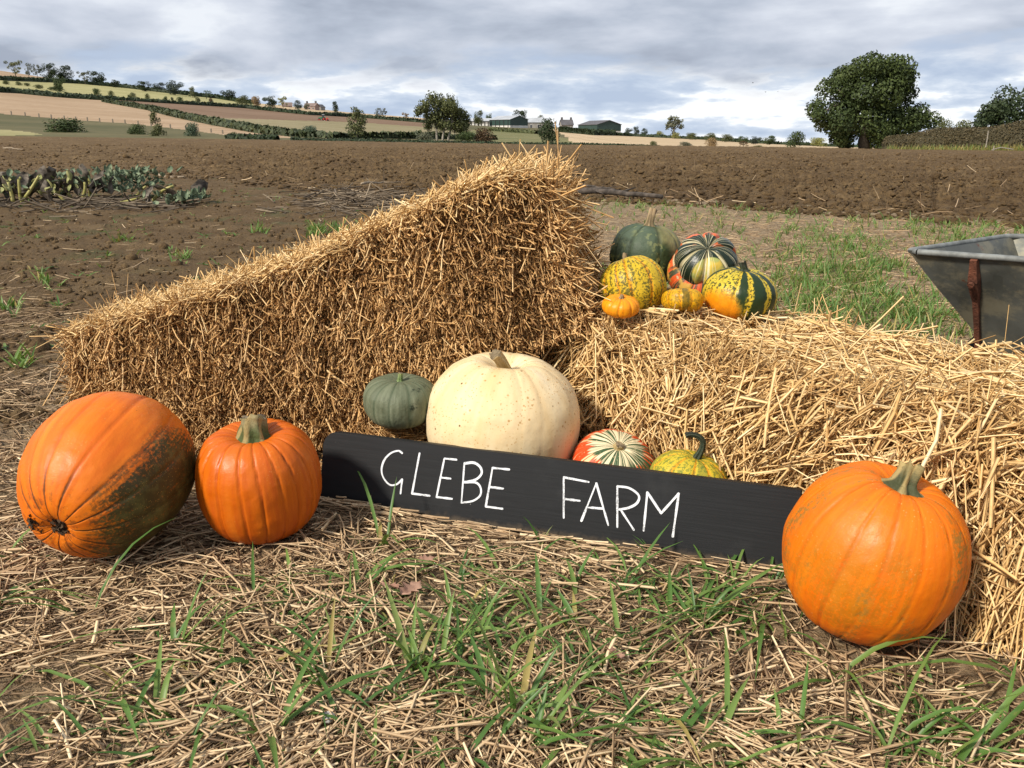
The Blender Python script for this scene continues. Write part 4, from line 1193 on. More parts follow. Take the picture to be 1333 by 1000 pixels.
# skirt of long stalks hanging to the ground at the near end
N = 900
a = rng.uniform(0.70, 1.0, N)
P = RB.pt(a, rng.uniform(0.05, 0.55, N), np.zeros(N)) + N0 * rng.uniform(0.0, 0.05, N)[:, None]
D = -U0 + N0 * np.abs(rng.normal(0.18, 0.2, N))[:, None] + A0 * rng.normal(0.1, 0.35, N)[:, None]
L = np.minimum(np.exp(rng.normal(math.log(0.10), 0.35, N)), (P[:, 2] - 0.0) * 1.05)
R_.append(strands(P, D, L, rng.uniform(0.0028, 0.0055, N), rng.normal(0, 0.07, (N, 3)), 3, 3, 0.5, rng.beta(3.4, 1.8, N)))
bale_object('bright loose straw bale on the right with squashes on top', RB, [('loose_straw', M_straw_bright, *joinstr(R_))], tuple(p0), 0.03)

# ================================================================== STRAW LITTER AND GRASS ON THE GROUND
def litter(N, u_rng, v_rng, Lm, sig, wlo, whi, keep=None, zup=0.012, tilt=0.10, rb=(2.0, 2.2)):
    u = rng.uniform(*u_rng, N); v = rng.uniform(*v_rng, N)
    P = ground_at(u, v)
    if keep is not None:
        k = rng.random(N) < keep(P[:, 0], P[:, 1], u, v); P = P[k]; u = u[k]; v = v[k]
    n = len(P)
    P[:, 2] = gz(P[:, 0], P[:, 1]) + (fbm(P[:, :2] * 3.0, 3, 5) - 0.5) * 0.035 + rng.uniform(-0.004, zup, n)
    sw = (fbm(P[:, :2] * 3.5, 2, 61) - 0.5) * 5.0
    th = rng.normal(0.0, 0.85, n) + sw
    # stalks that meet the foot of the sign lie along it, none behind its face
    s0, s1 = ground_at(415, 655)[:2], ground_at(1034, 747.5)[:2]
    e_ = (s1 - s0) / np.linalg.norm(s1 - s0); n_ = np.array([e_[1], -e_[0]])
    al = (P[:, :2] - s0) @ e_; nd = (P[:, :2] - s0) @ n_; wlen = np.linalg.norm(s1 - s0)
    near_b = (al > -0.05) & (al < wlen + 0.05) & (nd > -0.07) & (nd < 0.055)
    th = np.where(near_b, math.atan2(e_[1], e_[0]) + rng.normal(0, 0.10, n), th)
    P[:, :2] += np.where(near_b, np.maximum(0, 0.014 + np.abs(rng.normal(0, 0.008, n)) - nd), 0)[:, None] * n_
    D = np.stack([np.cos(th), np.sin(th), rng.normal(0.02, tilt, n)], -1)
    L = np.exp(rng.normal(math.log(Lm), sig, n))
    L = np.where(near_b, np.minimum(L, 0.06), L); D[:, 2] = np.where(near_b, 0.0, D[:, 2])
    P = P - D * (L * 0.5)[:, None]; P[:, 2] = np.maximum(P[:, 2], gz(P[:, 0], P[:, 1]) - 0.012)
    return strands(P, D, L, rng.uniform(wlo, whi, n), rng.normal(0, 0.10, (n, 3)) * np.array([1, 1, 0.3]), 2, 3, 0.5, np.clip(rng.beta(*rb, n), 0, 1))

def k_fore(x, y, u, v):
    m = 0.34 + 0.66 * smooth(fbm(np.stack([x, y], -1) * 3.2, 3, 71), 0.38, 0.55)
    bare = smooth(np.hypot((u - 10) / 70, (v - 940) / 70), 0.6, 1.3) * smooth(np.hypot((u - 1320) / 90, (v - 880) / 60), 0.5, 1.2) * smooth(np.hypot((u - 100) / 45, (v - 862) / 20), 0.5, 1.2)
    under = 1 - 0.5 * smooth(v, 0, 1) * 0
    return m * (0.12 + 0.88 * bare) * under
Lt = [litter(44000, (-220, 1560), (575, 1060), 0.030, 0.55, 0.0018, 0.0044, k_fore, 0.010, 0.14, (1.3, 2.0)),
      litter(15000, (-220, 1560), (575, 1060), 0.062, 0.45, 0.0026, 0.0060, k_fore, 0.022, 0.16, (2.2, 1.6)),
      litter(1150, (-220, 1560), (590, 1060), 0.105, 0.36, 0.0036, 0.0080, k_fore, 0.024, 0.10, (4.0, 1.7))]
def k_right(x, y, u, v):
    return smooth(u, 640, 760) * (0.35 + 0.65 * smooth(fbm(np.stack([x, y], -1) * 0.9, 3, 73), 0.40, 0.55)) * (y < yb(u) * 1.02)
Lt.append(litter(30000, (640, 1600), (258, 470), 0.062, 0.55, 0.0028, 0.0060, k_right, 0.014, 0.10, (2.2, 2.2)))
Lt.append(litter(1500, (640, 1600), (258, 470), 0.15, 0.4, 0.004, 0.008, k_right, 0.03, 0.16, (3, 2)))
def k_left(x, y, u, v):
    band = smooth(v, 345, 400) * (1 - smooth(u - (v - 380) * 0.1, 60, 130)) + smooth(v, 385, 410) * 0.25 * (u < 230)
    return np.clip(band, 0, 1) * (0.25 + 0.75 * smooth(fbm(np.stack([x, y], -1) * 1.6, 3, 75), 0.42, 0.56))
Lt.append(litter(8500, (-300, 260), (350, 600), 0.070, 0.5, 0.002, 0.0046, k_left, 0.016, 0.12, (2.2, 2.2)))
def k_bare(x, y, u, v): return 0.35 * (u < 760) * (y < yb(u)) + 0 * u
Lt.append(litter(4200, (-300, 760), (235, 520), 0.07, 0.55, 0.003, 0.007, k_bare, 0.02, 0.12, (3, 2)))
kind(link('straw_litter', make_mesh('straw_litter', *(lambda t: (t[0], [t[1]]))(joinstr(Lt)), [M_straw_litter], attrs={'rnd': joinstr([(np.zeros((len(x[0]), 3)), np.zeros((0, 4), int), x[2]) for x in Lt])[2]})), 'stuff', 'dry chopped straw strewn over the ground', 'straw')

# stalks standing or lying on the ploughed earth
N = 420
u = rng.uniform(-100, 1450, N); yy = yb(u) * np.exp(rng.random(N) ** 1.5 * 1.6)
x = (u - 666.5) / F * (yy * cp + CAM_H * sp)
P = np.stack([x, yy, gz(x, yy) + 0.05], -1)
D = rng.normal(size=(N, 3)) * np.array([1, 1, 0.30]) + np.array([0, 0, 0.12])
s_ = strands(P, D, np.clip(np.exp(rng.normal(math.log(0.16), 0.45, N)), 0, 0.34), rng.uniform(0.008, 0.016, N), rng.normal(0, 0.1, (N, 3)), 2, 3, 0.6, rng.beta(3.2, 2, N))
kind(link('field_stalks', make_mesh('field_stalks', s_[0], [s_[1]], [M_straw_litter], attrs={'rnd': s_[2]})), 'stuff', 'pale broken stalks scattered on the ploughed earth', 'stalks')

# ---- grass tufts
def tufts(C, nb, Lm, Lsig, W, droop, up, S=4, rr=(0.05, 0.85), lean=None):
    """C (n,3) centres"""
    n = len(C); k = np.maximum(1, rng.poisson(nb, n)); idx = np.repeat(np.arange(n), k); m = len(idx)
    P = C[idx] + rng.normal(size=(m, 3)) * np.array([0.008, 0.008, 0])
    th = rng.random(m) * 2 * np.pi
    ln = np.array(lean if lean is not None else (0, 0, 0))
    D = np.stack([np.cos(th), np.sin(th), np.full(m, 0.0)], -1) * rng.uniform(0.25, 1.0, m)[:, None] + np.array([0, 0, up]) + ln
    L = np.exp(rng.normal(math.log(Lm), Lsig, m))
    return blades(P, D, L, W * rng.uniform(0.6, 1.3, m), droop * rng.uniform(0.3, 1.6, m), S, np.clip(rng.uniform(*rr, m) + (rng.random(m) < 0.08) * 0.3, 0, 1))
def gpts(u, v):
    P = ground_at(u, v); P[:, 2] = gz(P[:, 0], P[:, 1]) + (fbm(P[:, :2] * 3.0, 3, 5) - 0.5) * 0.035 - 0.003; return P
G_ = []
# foreground volunteer wheat, thick in the middle
n = 900
u = rng.uniform(-60, 1400, n); v = rng.uniform(690, 1040, n)
dens = 0.85 * np.exp(-((u - 620) / 260) ** 2 - ((v - 850) / 130) ** 2) + 0.75 * np.exp(-((u - 940) / 90) ** 2 - ((v - 790) / 35) ** 2) + 0.07 + 0.35 * np.exp(-((u - 1250) / 120) ** 2 - ((v - 960) / 50) ** 2) + 0.30 * np.exp(-((u - 350) / 80) ** 2 - ((v - 820) / 60) ** 2)
dens *= 0.35 + 1.1 * smooth(fbm(np.stack([u / 70, v / 45], -1), 2, 81), 0.4, 0.6)
dens *= 1 - 0.75 * ((u > 1010) & (u < 1260) & (v < 870))
k_ = rng.random(n) < dens * 0.90
G_.append(tufts(gpts(u[k_], v[k_]), 4.4, 0.080, 0.42, 0.0060, 0.5, 0.45))
hero = [(692, 985), (705, 960), (670, 940), (640, 930), (735, 975), (790, 985), (850, 900), (862, 935), (905, 985), (925, 1000), (870, 990), (350, 965), (365, 950), (425, 905), (430, 870), (520, 930), (575, 870), (610, 830), (700, 800), (745, 815), (750, 770), (470, 760), (500, 710), (110, 800), (228, 840), (300, 850), (330, 865), (985, 800), (920, 805), (1240, 1000), (1260, 985), (1290, 975), (1230, 960), (1090, 880), (560, 905), (540, 880), (600, 885), (660, 860), (820, 840), (880, 800), (145, 905), (210, 930), (1040, 945), (940, 960), (1020, 830), (960, 820)]
u = np.array([h[0] for h in hero], float); v = np.array([h[1] for h in hero], float)
G_.append(tufts(gpts(u, v), 5.0, 0.118, 0.35, 0.0088, 0.36, 0.72, 5, (0.30, 0.90)))
# blades against the sign
u = np.array([703., 710, 850, 1004, 1010, 1012]); v = np.array([706., 704, 726, 752, 756, 750])
G_.append(tufts(gpts(u, v), 2.0, 0.060, 0.3, 0.0055, 0.2, 1.0))
# right middle distance, beyond the right bale
n = 7000
u = rng.uniform(760, 1650, n); v = 262 + (rng.random(n) ** 1.1) * 190
Pg = gpts(u, v)
dn = 0.10 + 0.85 * smooth(u, 960, 1090) * smooth(fbm(Pg[:, :2] * np.array([1.1, 0.45]), 3, 83), 0.42, 0.60) + 0.25 * smooth(fbm(Pg[:, :2] * 0.8, 2, 85), 0.52, 0.66)
k_ = (rng.random(n) < dn) & (Pg[:, 1] < yb(u) * 0.99)
G_.append(tufts(Pg[k_], 5.5, 0.085, 0.35, 0.0064, 0.25, 1.05, 3, (0.35, 1.0)))
# left middle distance: scattered weeds
n = 1500
u = rng.uniform(-250, 700, n); v = 232 + rng.random(n) ** 1.6 * 230
Pg = gpts(u, v)
k_ = (rng.random(n) < 0.22 + 0.78 * smooth(fbm(Pg[:, :2] * 0.55, 3, 87), 0.50, 0.64) * smooth(Pg[:, 1], 4, 8)) & (Pg[:, 1] < yb(u))
G_.append(tufts(Pg[k_], 4.5, 0.060, 0.4, 0.011, 0.4, 0.5, 3, (0.1, 0.95)))
for (cu_, cv_, nn) in ((415, 302, 26), (440, 300, 16), (338, 300, 10), (160, 312, 8), (60, 365, 6), (30, 475, 6), (10, 405, 6), (240, 338, 8)):
    Pg = gpts(cu_ + rng.normal(0, 7, nn), cv_ + rng.normal(0, 3, nn)); G_.append(tufts(Pg, 5, 0.085, 0.3, 0.010, 0.2, 1.0, 3, (0.5, 0.9)))
# far verge of the right field
n = 260
u = rng.uniform(780, 1500, n); v = np.interp(u, BND_U, BND_V) + rng.exponential(9, n)
G_.append(tufts(gpts(u, v), 4, 0.085, 0.35, 0.010, 0.3, 0.9, 3, (0.4, 0.95)))
Vs, Qs, rs, ts_, nn = [], [], [], [], 0
for V, Q, r, tt in G_:
    Vs.append(V); Qs.append(Q + nn); rs.append(r); ts_.append(tt); nn += len(V)
kind(link('grass', make_mesh('grass', np.concatenate(Vs), [np.concatenate(Qs)], [M_grass], attrs={'rnd': np.concatenate(rs), 'along': np.concatenate(ts_)})), 'stuff', 'green wheat seedlings and weeds growing through the straw', 'grass')
# STAGE2
# ================================================================== PUMPKINS AND SQUASHES
def radial(nt, ka, kz):
    """texture coordinate that runs in streaks from stem to blossom end"""
    s = nt.node('ShaderNodeSeparateXYZ'); nt.l.new(nt.obj(), s.inputs[0])
    x, y, z = s.outputs
    r = nt.math('SQRT', nt.math('ADD', nt.math('MULTIPLY', x, x), nt.math('ADD', nt.math('MULTIPLY', y, y), 1e-6)))
    c = nt.node('ShaderNodeCombineXYZ')
    nt.put(c.inputs[0], nt.math('MULTIPLY', nt.math('DIVIDE', x, r), ka)); nt.put(c.inputs[1], nt.math('MULTIPLY', nt.math('DIVIDE', y, r), ka)); nt.put(c.inputs[2], nt.math('MULTIPLY', z, kz))
    return c.outputs[0]

def dirmask(nt, d, a, b, wob=0.25, sc=9):
    """1 on the side of the fruit that faces d (object space)"""
    n = nt.vmath('NORMALIZE', nt.obj())
    v = nt.vmath('DOT_PRODUCT', n, tuple(Vector(d).normalized()), out=1)
    v = nt.math('ADD', v, nt.math('MULTIPLY', nt.math('SUBTRACT', nt.noise(nt.obj(), sc, 4), 0.5), wob))
    return nt.mapr(v, a, b)

def skin(nt, p, col, rough=0.36, bump_h=None, bstr=0.15, spec=0.45, sss=0.0):
    spec *= 0.75; rough += 0.05
    nt.put(p.inputs['Base Color'], col)
    rn = nt.noise(nt.obj(), 30, 4)
    nt.put(p.inputs['Roughness'], nt.mapr(rn, 0.3, 0.7, rough - 0.07, rough + 0.10))
    p.inputs['Specular IOR Level'].default_value = spec
    h = nt.math('ADD', nt.noise(nt.obj(), 55, 4, 0.6), nt.math('MULTIPLY', nt.noise(nt.obj(), 260, 2), 0.25))
    if bump_h is not None: h = nt.math('ADD', h, bump_h)
    nt.put(p.inputs['Normal'], nt.bump(h, bstr, 0.006))
    if sss:
        p.inputs['Subsurface Weight'].default_value = sss
        p.inputs['Subsurface Radius'].default_value = (0.012, 0.005, 0.002)

def orange_skin(base, deep, pale, green=None, gcol=(0.060, 0.062, 0.012), gstr=0.85, patches=0.0, rough=0.42, mud=False, speck=0.5):
    def b(nt, p):
        O = nt.obj()
        st = nt.noise(radial(nt, 3.2, 2.5), 2.0, 5, 0.6)
        c = nt.ramp(st, [(0.30, deep), (0.52, base), (0.76, pale)])
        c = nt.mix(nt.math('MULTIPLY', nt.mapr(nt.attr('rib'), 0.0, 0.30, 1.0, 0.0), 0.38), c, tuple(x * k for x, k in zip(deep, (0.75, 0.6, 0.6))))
        fl = nt.voronoi(O, 150); fn = nt.noise(O, 14, 3)
        c = nt.mix(nt.math('MULTIPLY', nt.math('MULTIPLY', nt.mapr(fl, 0.10, 0.22, 1, 0), nt.mapr(fn, 0.45, 0.65)), speck), c, (0.80, 0.42, 0.13))
        sc_ = nt.math('MULTIPLY', nt.mapr(nt.voronoi(O, 46), 0.035, 0.075, 1, 0), nt.mapr(nt.noise(O, 10, 3), 0.50, 0.60))
        c = nt.mix(nt.math('MULTIPLY', sc_, 0.8), c, (0.20, 0.075, 0.012))
        if green:
            for (d, a, bb, wob) in green:
                m = dirmask(nt, d, a, bb, wob, 11)
                streak = nt.mapr(nt.noise(radial(nt, 7, 4.0), 2.2, 5, 0.65), 0.22, 0.62)
                grain = nt.mapr(nt.noise(O, 170, 3, 0.7), 0.34, 0.56)
                jit = nt.math('ADD', nt.math('MULTIPLY', nt.math('SUBTRACT', streak, 0.5), 0.55), nt.math('MULTIPLY', nt.math('SUBTRACT', grain, 0.5), 0.45))
                f = nt.math('MULTIPLY', nt.mapr(nt.math('ADD', m, nt.math('MULTIPLY', jit, nt.mapr(m, 0.02, 0.2))), 0.18, 1.0), gstr, clamp=True)
                c = nt.mix(f, c, nt.mix(nt.mapr(nt.noise(O, 24, 5, 0.7), 0.42, 0.68), gcol, tuple(x * 2.6 for x in gcol)) if gstr > 0.9 else gcol)
                wn = nt.mapr(nt.voronoi(O, 210), 0.08, 0.2, 1, 0)
                c = nt.mix(nt.math('MULTIPLY', nt.math('MULTIPLY', wn, m), 0.5), c, (0.62, 0.36, 0.08))
        if patches:
            m = nt.math('MULTIPLY', nt.mapr(nt.noise(radial(nt, 2.4, 6.0), 1.3, 4, 0.6), 0.49, 0.66), nt.mapr(nt.noise(O, 130, 3, 0.7), 0.40, 0.60))
            c = nt.mix(nt.math('MULTIPLY', m, patches), c, (0.20, 0.145, 0.028))
        if mud:
            s = nt.node('ShaderNodeSeparateXYZ'); nt.l.new(O, s.inputs[0])
            m = nt.math('MULTIPLY', nt.mapr(nt.math('ADD', s.outputs[2], nt.math('MULTIPLY', nt.noise(radial(nt, 7, 4), 1.5, 5, 0.7), 0.16)), -0.045, -0.115, 0, 1), nt.mapr(nt.noise(O, 42, 5, 0.7), 0.50, 0.62))
            c = nt.mix(nt.math('MULTIPLY', m, 0.85), c, (0.045, 0.024, 0.010))
            gl_ = nt.math('MULTIPLY', nt.mapr(nt.math('ADD', nt.attr('rib'), nt.math('MULTIPLY', nt.math('SUBTRACT', nt.noise(O, 60, 4), 0.5), 0.35)), 0.10, 0.24, 1, 0), nt.mapr(s.outputs[2], -0.105, -0.150, 0, 1))
            c = nt.mix(nt.math('MULTIPLY', gl_, 0.85), c, (0.060, 0.030, 0.010))
        skin(nt, p, c, rough, None, 0.16)
    return b

def sphere_grid(nu, nv):
    th = np.arange(nu) / nu * 2 * np.pi
    ph = np.linspace(-np.pi / 2, np.pi / 2, nv)
    return np.meshgrid(th, ph, indexing='xy')

def fruit_mesh(name, R, H, ribs, depth, mat, sharp=0.22, soft=0.5, dip=(0.12, 0.06), dipw=(0.30, 0.30), sq=0.85, lump=0.02, seed=0, egg=0.0, nu=224, nv=120, jitter=0.25):
    th, ph = sphere_grid(nu, nv)
    rg = np.random.default_rng(seed)
    # uneven rib spacing
    k = np.arange(ribs); edges = (k + rg.uniform(-jitter, jitter, ribs)) / ribs * 2 * np.pi
    edges = np.sort(edges % (2 * np.pi)); e2 = np.concatenate([[edges[-1] - 2 * np.pi], edges, [edges[0] + 2 * np.pi]])
    tw = th + 0.05 * np.sin(ph * 2 + seed)
    idx = np.clip(np.searchsorted(e2, tw % (2 * np.pi), side='right') - 1, 0, len(e2) - 2)
    f = ((tw % (2 * np.pi)) - e2[idx]) / (e2[idx + 1] - e2[idx])
    g = np.sin(np.pi * np.clip(f, 0, 1))                     # 0 in the groove, 1 on the rib
    dep = depth * (0.6 + 0.8 * rg.random(ribs + 2))[idx]
    c, s = np.cos(ph), np.sin(ph)
    r = np.sign(c) * np.abs(c) ** sq
    z = np.sign(s) * np.abs(s) ** sq
    r = r * (1 + egg * z * 0.5)
    up = np.clip(s, 0, 1); dn = np.clip(-s, 0, 1)
    boost = 1 + 0.9 * up ** 2 + 0.5 * dn ** 2
    cut = dep * boost * (np.exp(-(g / sharp) ** 2) * 0.55 + (1 - g) ** 2 * soft)
    rr = r * (1 - cut)
    zz = z - dip[0] * np.exp(-(np.abs(r) / dipw[0]) ** 2) * (s > 0) * 2 + dip[1] * np.exp(-(np.abs(r) / dipw[1]) ** 2) * (s < 0) * 2
    zz = zz * (1 - cut * 0.6)
    P = np.stack([R * rr * np.cos(th), R * rr * np.sin(th), H / 2 * zz], -1)
    d = P / (np.linalg.norm(P, axis=-1)[..., None] + 1e-9)
    P = P + d * ((fbm(d * 1.6 + seed, 2, seed) - 0.5) * 2 * lump * R + (fbm(d * 6 + seed, 3, seed + 3) - 0.5) * 0.02 * R)[..., None]
    nv_, nu_ = th.shape
    i, j = np.meshgrid(np.arange(nv_ - 1), np.arange(nu_), indexing='ij')
    Q = np.stack([i * nu_ + j, i * nu_ + (j + 1) % nu_, (i + 1) * nu_ + (j + 1) % nu_, (i + 1) * nu_ + j], -1).reshape(-1, 4)
    me = make_mesh(name, P.reshape(-1, 3), [Q], [mat], attrs={'rib': g.ravel(), 'lat': (s.ravel() + 1) / 2, 'cell': rg.random(ribs + 2)[idx].ravel()})
    top = float(P[-1, 0, 2])
    return me, top

def stem_mesh(name, r0, r1, L, lean, mat, ridges=6, rd=0.22, flare=1.5, curl=None, seed=0, cut_mat=None):
    n = 22; k = 48
    t = np.linspace(0, 1, n)
    if curl is None: cen = np.stack([lean[0] * L * t ** 1.6, lean[1] * L * t ** 1.6, L * t], -1)
    else:
        curl = np.array(curl, float); tt = np.linspace(0, 1, len(curl)); cen = np.stack([np.interp(t, tt, curl[:, q]) for q in range(3)], -1)
        for _ in range(3): cen[1:-1] = (cen[:-2] + 2 * cen[1:-1] + cen[2:]) / 4
    rad = r1 + (r0 - r1) * (1 - t) ** 1.4; rad = rad * (1 + (flare - 1) * np.exp(-(t / 0.13) ** 2)) * (1 + 0.10 * np.exp(-((t - 1) / 0.1) ** 2))
    T = np.gradient(cen, axis=0); T /= np.linalg.norm(T, axis=1)[:, None]
    A = np.array([1.0, 0, 0]); V = []
    ang = np.arange(k) / k * 2 * np.pi
    for i in range(n):
        A = A - T[i] * (A @ T[i]); A /= np.linalg.norm(A); B = np.cross(T[i], A)
        rr = rad[i] * (1 + rd * np.cos(ridges * (ang + 0.5 * t[i] + 0.15 * np.sin(2 * ang + seed))) * (1.0 - 0.25 * t[i])) * (1 + 0.05 * np.sin(9 * t[i] + 3 * ang + seed))
        V.append(cen[i] + np.cos(ang)[:, None] * A * rr[:, None] + np.sin(ang)[:, None] * B * rr[:, None])
    V = np.concatenate(V)
    # ragged hollow cut end
    end = cen[-1] + T[-1] * (-0.12 * r1); V = np.concatenate([V, end[None]])
    V[(n - 1) * k:n * k] += T[-1] * (vnoise(np.stack([ang * 2.5, ang * 0 + seed], -1), 7)[:, None] - 0.5) * r1 * 0.7
    i, j = np.meshgrid(np.arange(n - 1), np.arange(k), indexing='ij')
    Q = np.stack([i * k + j, i * k + (j + 1) % k, (i + 1) * k + (j + 1) % k, (i + 1) * k + j], -1).reshape(-1, 4)
    Tq = np.stack([(n - 1) * k + np.arange(k), (n - 1) * k + (np.arange(k) + 1) % k, np.full(k, n * k)], -1)
    rdg = np.concatenate([np.tile((np.cos(ridges * ang) + 1) / 2, n), [0.5]])
    return make_mesh(name, V, [Q, Tq], [mat, cut_mat or mat], np.concatenate([np.zeros(len(Q)), np.ones(len(Tq))]).astype(int), attrs={'rib': rdg, 'along': np.concatenate([np.repeat(t, k), [1.0]])})

def stem_mat(name, base, tip, ridge):
    def b(nt, p):
        t = nt.attr('along'); n = nt.noise(nt.obj(), 90, 4, 0.65)
        c = nt.mix(nt.mapr(nt.math('ADD', t, nt.math('MULTIPLY', nt.math('SUBTRACT', n, 0.5), 0.6)), 0.35, 0.98), base, tip)
        c = nt.mix(nt.math('MULTIPLY', nt.mapr(nt.attr('rib'), 0.55, 0.95), 0.7), c, ridge)
        c = nt.mix(nt.mapr(nt.noise(nt.obj(), 220, 3), 0.58, 0.72, 0, 0.6), c, (0.05, 0.035, 0.015))
        nt.put(p.inputs['Base Color'], c); p.inputs['Roughness'].default_value = 0.75
        nt.put(p.inputs['Normal'], nt.bump(nt.noise(nt.obj(), 160, 4), 0.5, 0.004))
    return material(name, b)

M_stem_green = stem_mat('green_stem', (0.050, 0.072, 0.014), (0.24, 0.19, 0.085), (0.38, 0.27, 0.10))
M_stem_olive = stem_mat('olive_stem', (0.050, 0.055, 0.018), (0.24, 0.185, 0.070), (0.42, 0.31, 0.12))
M_stem_tan = stem_mat('tan_stem', (0.33, 0.235, 0.085), (0.42, 0.31, 0.15), (0.50, 0.38, 0.19))
M_stem_brown = stem_mat('brown_stem', (0.14, 0.10, 0.045), (0.27, 0.19, 0.10), (0.40, 0.29, 0.16))
M_stem_black = stem_mat('dark_curly_stem', (0.020, 0.030, 0.012), (0.014, 0.018, 0.012), (0.040, 0.055, 0.028))
M_stem_fresh = stem_mat('fresh_stem', (0.11, 0.17, 0.05), (0.22, 0.27, 0.09), (0.26, 0.32, 0.13))
M_cut = plain('cut_stem_end', (0.25, 0.19, 0.11), 0.9, var=0.3, scale=90, bump=0.5)

def fruit(name, label, cat, u, v, Y, me, rot=(0, 0, 0), stem=None, stem_pos=None, R3=None, zfix=None):
    c = at(u, v, Y)
    if zfix is not None: c[2] = zfix
    root = thing(name, label, cat, c)
    q = (R3 if R3 is not None else Matrix.Identity(3)) if not any(rot) else None
    e = q.to_euler() if q is not None else rot
    b = link('rind', me[0], root, (0, 0, 0), e)
    if stem is not None:
        m3 = b.rotation_euler.to_matrix()
        s = link('stem', stem, root, m3 @ Vector((0, 0, me[1] - 0.004 if stem_pos is None else stem_pos)), e)
    root['_r'] = 0.0; del root['_r']
    return root, b



# big orange pumpkin lying on its side, blossom end towards the viewer
bdir = Vector((-0.17, -0.944, -0.263)).normalized()
axis = -bdir
q = Vector((0, 0, 1)).rotation_difference(axis).to_matrix()
gl = q.transposed() @ Vector((0.88, -0.25, -0.42))
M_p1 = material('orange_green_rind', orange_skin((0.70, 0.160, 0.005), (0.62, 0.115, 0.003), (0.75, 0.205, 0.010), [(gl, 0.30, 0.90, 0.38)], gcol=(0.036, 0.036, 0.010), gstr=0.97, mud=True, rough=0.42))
me = fruit_mesh('rind', 0.152, 0.340, 14, 0.022, M_p1, 0.12, 0.07, (0.06, 0.045), (0.25, 0.17), 0.92, 0.03, 11, 0.10)
p1, b1 = fruit('pumpkin', 'large orange pumpkin with a dark green flank lying on its side, leftmost', 'pumpkin', 142, 617, 1.52, me, R3=q)
# crusty blossom scar with mud
sc = []
Nn_ = 170
d = rng.normal(size=(Nn_, 2)) * 0.0105; d[110:] = d[110:] * 0.75 + np.array([-0.052, 0.002])
V, Q, r = leaf_quads(np.stack([d[:, 0], d[:, 1], np.where(np.arange(Nn_) < 110, -0.1575, -0.1645) + 0.004 * rng.random(Nn_) + 9.0 * np.maximum(0, (d ** 2).sum(1) - 0.0026)], -1), 0.006)
M_scar = plain('crusty_scar', (0.080, 0.048, 0.024), 0.95, var=0.6, scale=120, bump=0.6)
scar = link('blossom_scar', make_mesh('blossom_scar', V, [Q], [M_scar], shade=False), p1, (0, 0, 0), q.to_euler())

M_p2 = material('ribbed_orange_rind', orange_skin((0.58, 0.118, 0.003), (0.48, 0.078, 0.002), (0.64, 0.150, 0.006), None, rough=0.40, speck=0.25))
me = fruit_mesh('rind', 0.1235, 0.250, 19, 0.042, M_p2, 0.15, 0.20, (0.14, 0.08), (0.42, 0.35), 0.80, 0.025, 5)
st = stem_mesh('stem', 0.032, 0.024, 0.046, (0.12, 0.25), M_stem_green, 6, 0.16, 1.35, seed=2, cut_mat=M_cut)
fruit('pumpkin', 'ribbed orange pumpkin with a thick stubby stem beside the left end of the sign', 'pumpkin', 338, 624, 1.59, me, rot=(math.radians(6), math.radians(-2), 0.3), stem=st, stem_pos=0.090)

gl2 = Vector((-0.9, -0.35, 0.1)); gl3 = Vector((-0.45, -0.6, 0.75))
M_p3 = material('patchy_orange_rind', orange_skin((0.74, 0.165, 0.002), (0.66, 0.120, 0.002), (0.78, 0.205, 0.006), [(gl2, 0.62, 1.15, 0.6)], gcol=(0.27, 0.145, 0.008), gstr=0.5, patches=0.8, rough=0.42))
me = fruit_mesh('rind', 0.140, 0.296, 15, 0.024, M_p3, 0.10, 0.09, (0.09, 0.06), (0.30, 0.30), 0.93, 0.035, 23)
st = stem_mesh('stem', 0.017, 0.0165, 0.034, (0.40, 0.15), M_stem_olive, 5, 0.26, 2.0, seed=5, cut_mat=M_cut)
fruit('pumpkin', 'round orange pumpkin with greenish patches at the right end of the sign', 'pumpkin', 1136, 720, 1.225, me, rot=(math.radians(12), math.radians(6), 0.5), stem=st, stem_pos=0.127)

def white_skin(nt, p):
    O = nt.obj()
    c = nt.ramp(nt.noise(radial(nt, 2, 2), 1.6, 4), [(0.3, (0.70, 0.50, 0.25)), (0.55, (0.77, 0.60, 0.35)), (0.75, (0.80, 0.67, 0.44))])
    c = nt.mix(nt.mapr(nt.noise(O, 6, 4), 0.45, 0.7, 0, 0.5), c, (0.82, 0.68, 0.44))
    dens = nt.mapr(nt.noise(O, 9, 3), 0.38, 0.55)
    sp = nt.math('MULTIPLY', nt.mapr(nt.voronoi(O, 68), 0.13, 0.24, 1, 0), dens)
    c = nt.mix(nt.math('MULTIPLY', sp, 0.75), c, (0.40, 0.19, 0.035))
    sp3 = nt.math('MULTIPLY', nt.mapr(nt.voronoi(O, 135), 0.14, 0.26, 1, 0), nt.mapr(nt.noise(O, 12, 3), 0.42, 0.56))
    c = nt.mix(nt.math('MULTIPLY', sp3, 0.65), c, (0.46, 0.23, 0.05))
    sp2 = nt.math('MULTIPLY', nt.mapr(nt.voronoi(O, 30), 0.06, 0.10, 1, 0), nt.mapr(nt.noise(O, 13, 2), 0.44, 0.54))
    c = nt.mix(sp2, c, (0.16, 0.09, 0.03))
    c = nt.mix(nt.math('MULTIPLY', dirmask(nt, (0.85, -0.1, -0.5), 0.60, 1.05, 0.4), 0.35), c, (0.78, 0.42, 0.15))
    skin(nt, p, c, 0.42, None, 0.14, 0.4)
M_white = material('cream_rind', white_skin)
me = fruit_mesh('rind', 0.181, 0.312, 11, 0.007, M_white, 0.35, 0.40, (0.13, 0.06), (0.24, 0.3), 0.90, 0.022, 9)
st = stem_mesh('stem', 0.015, 0.012, 0.062, (-0.75, -0.1), M_stem_tan, 5, 0.14, 1.25, seed=8, cut_mat=M_cut)
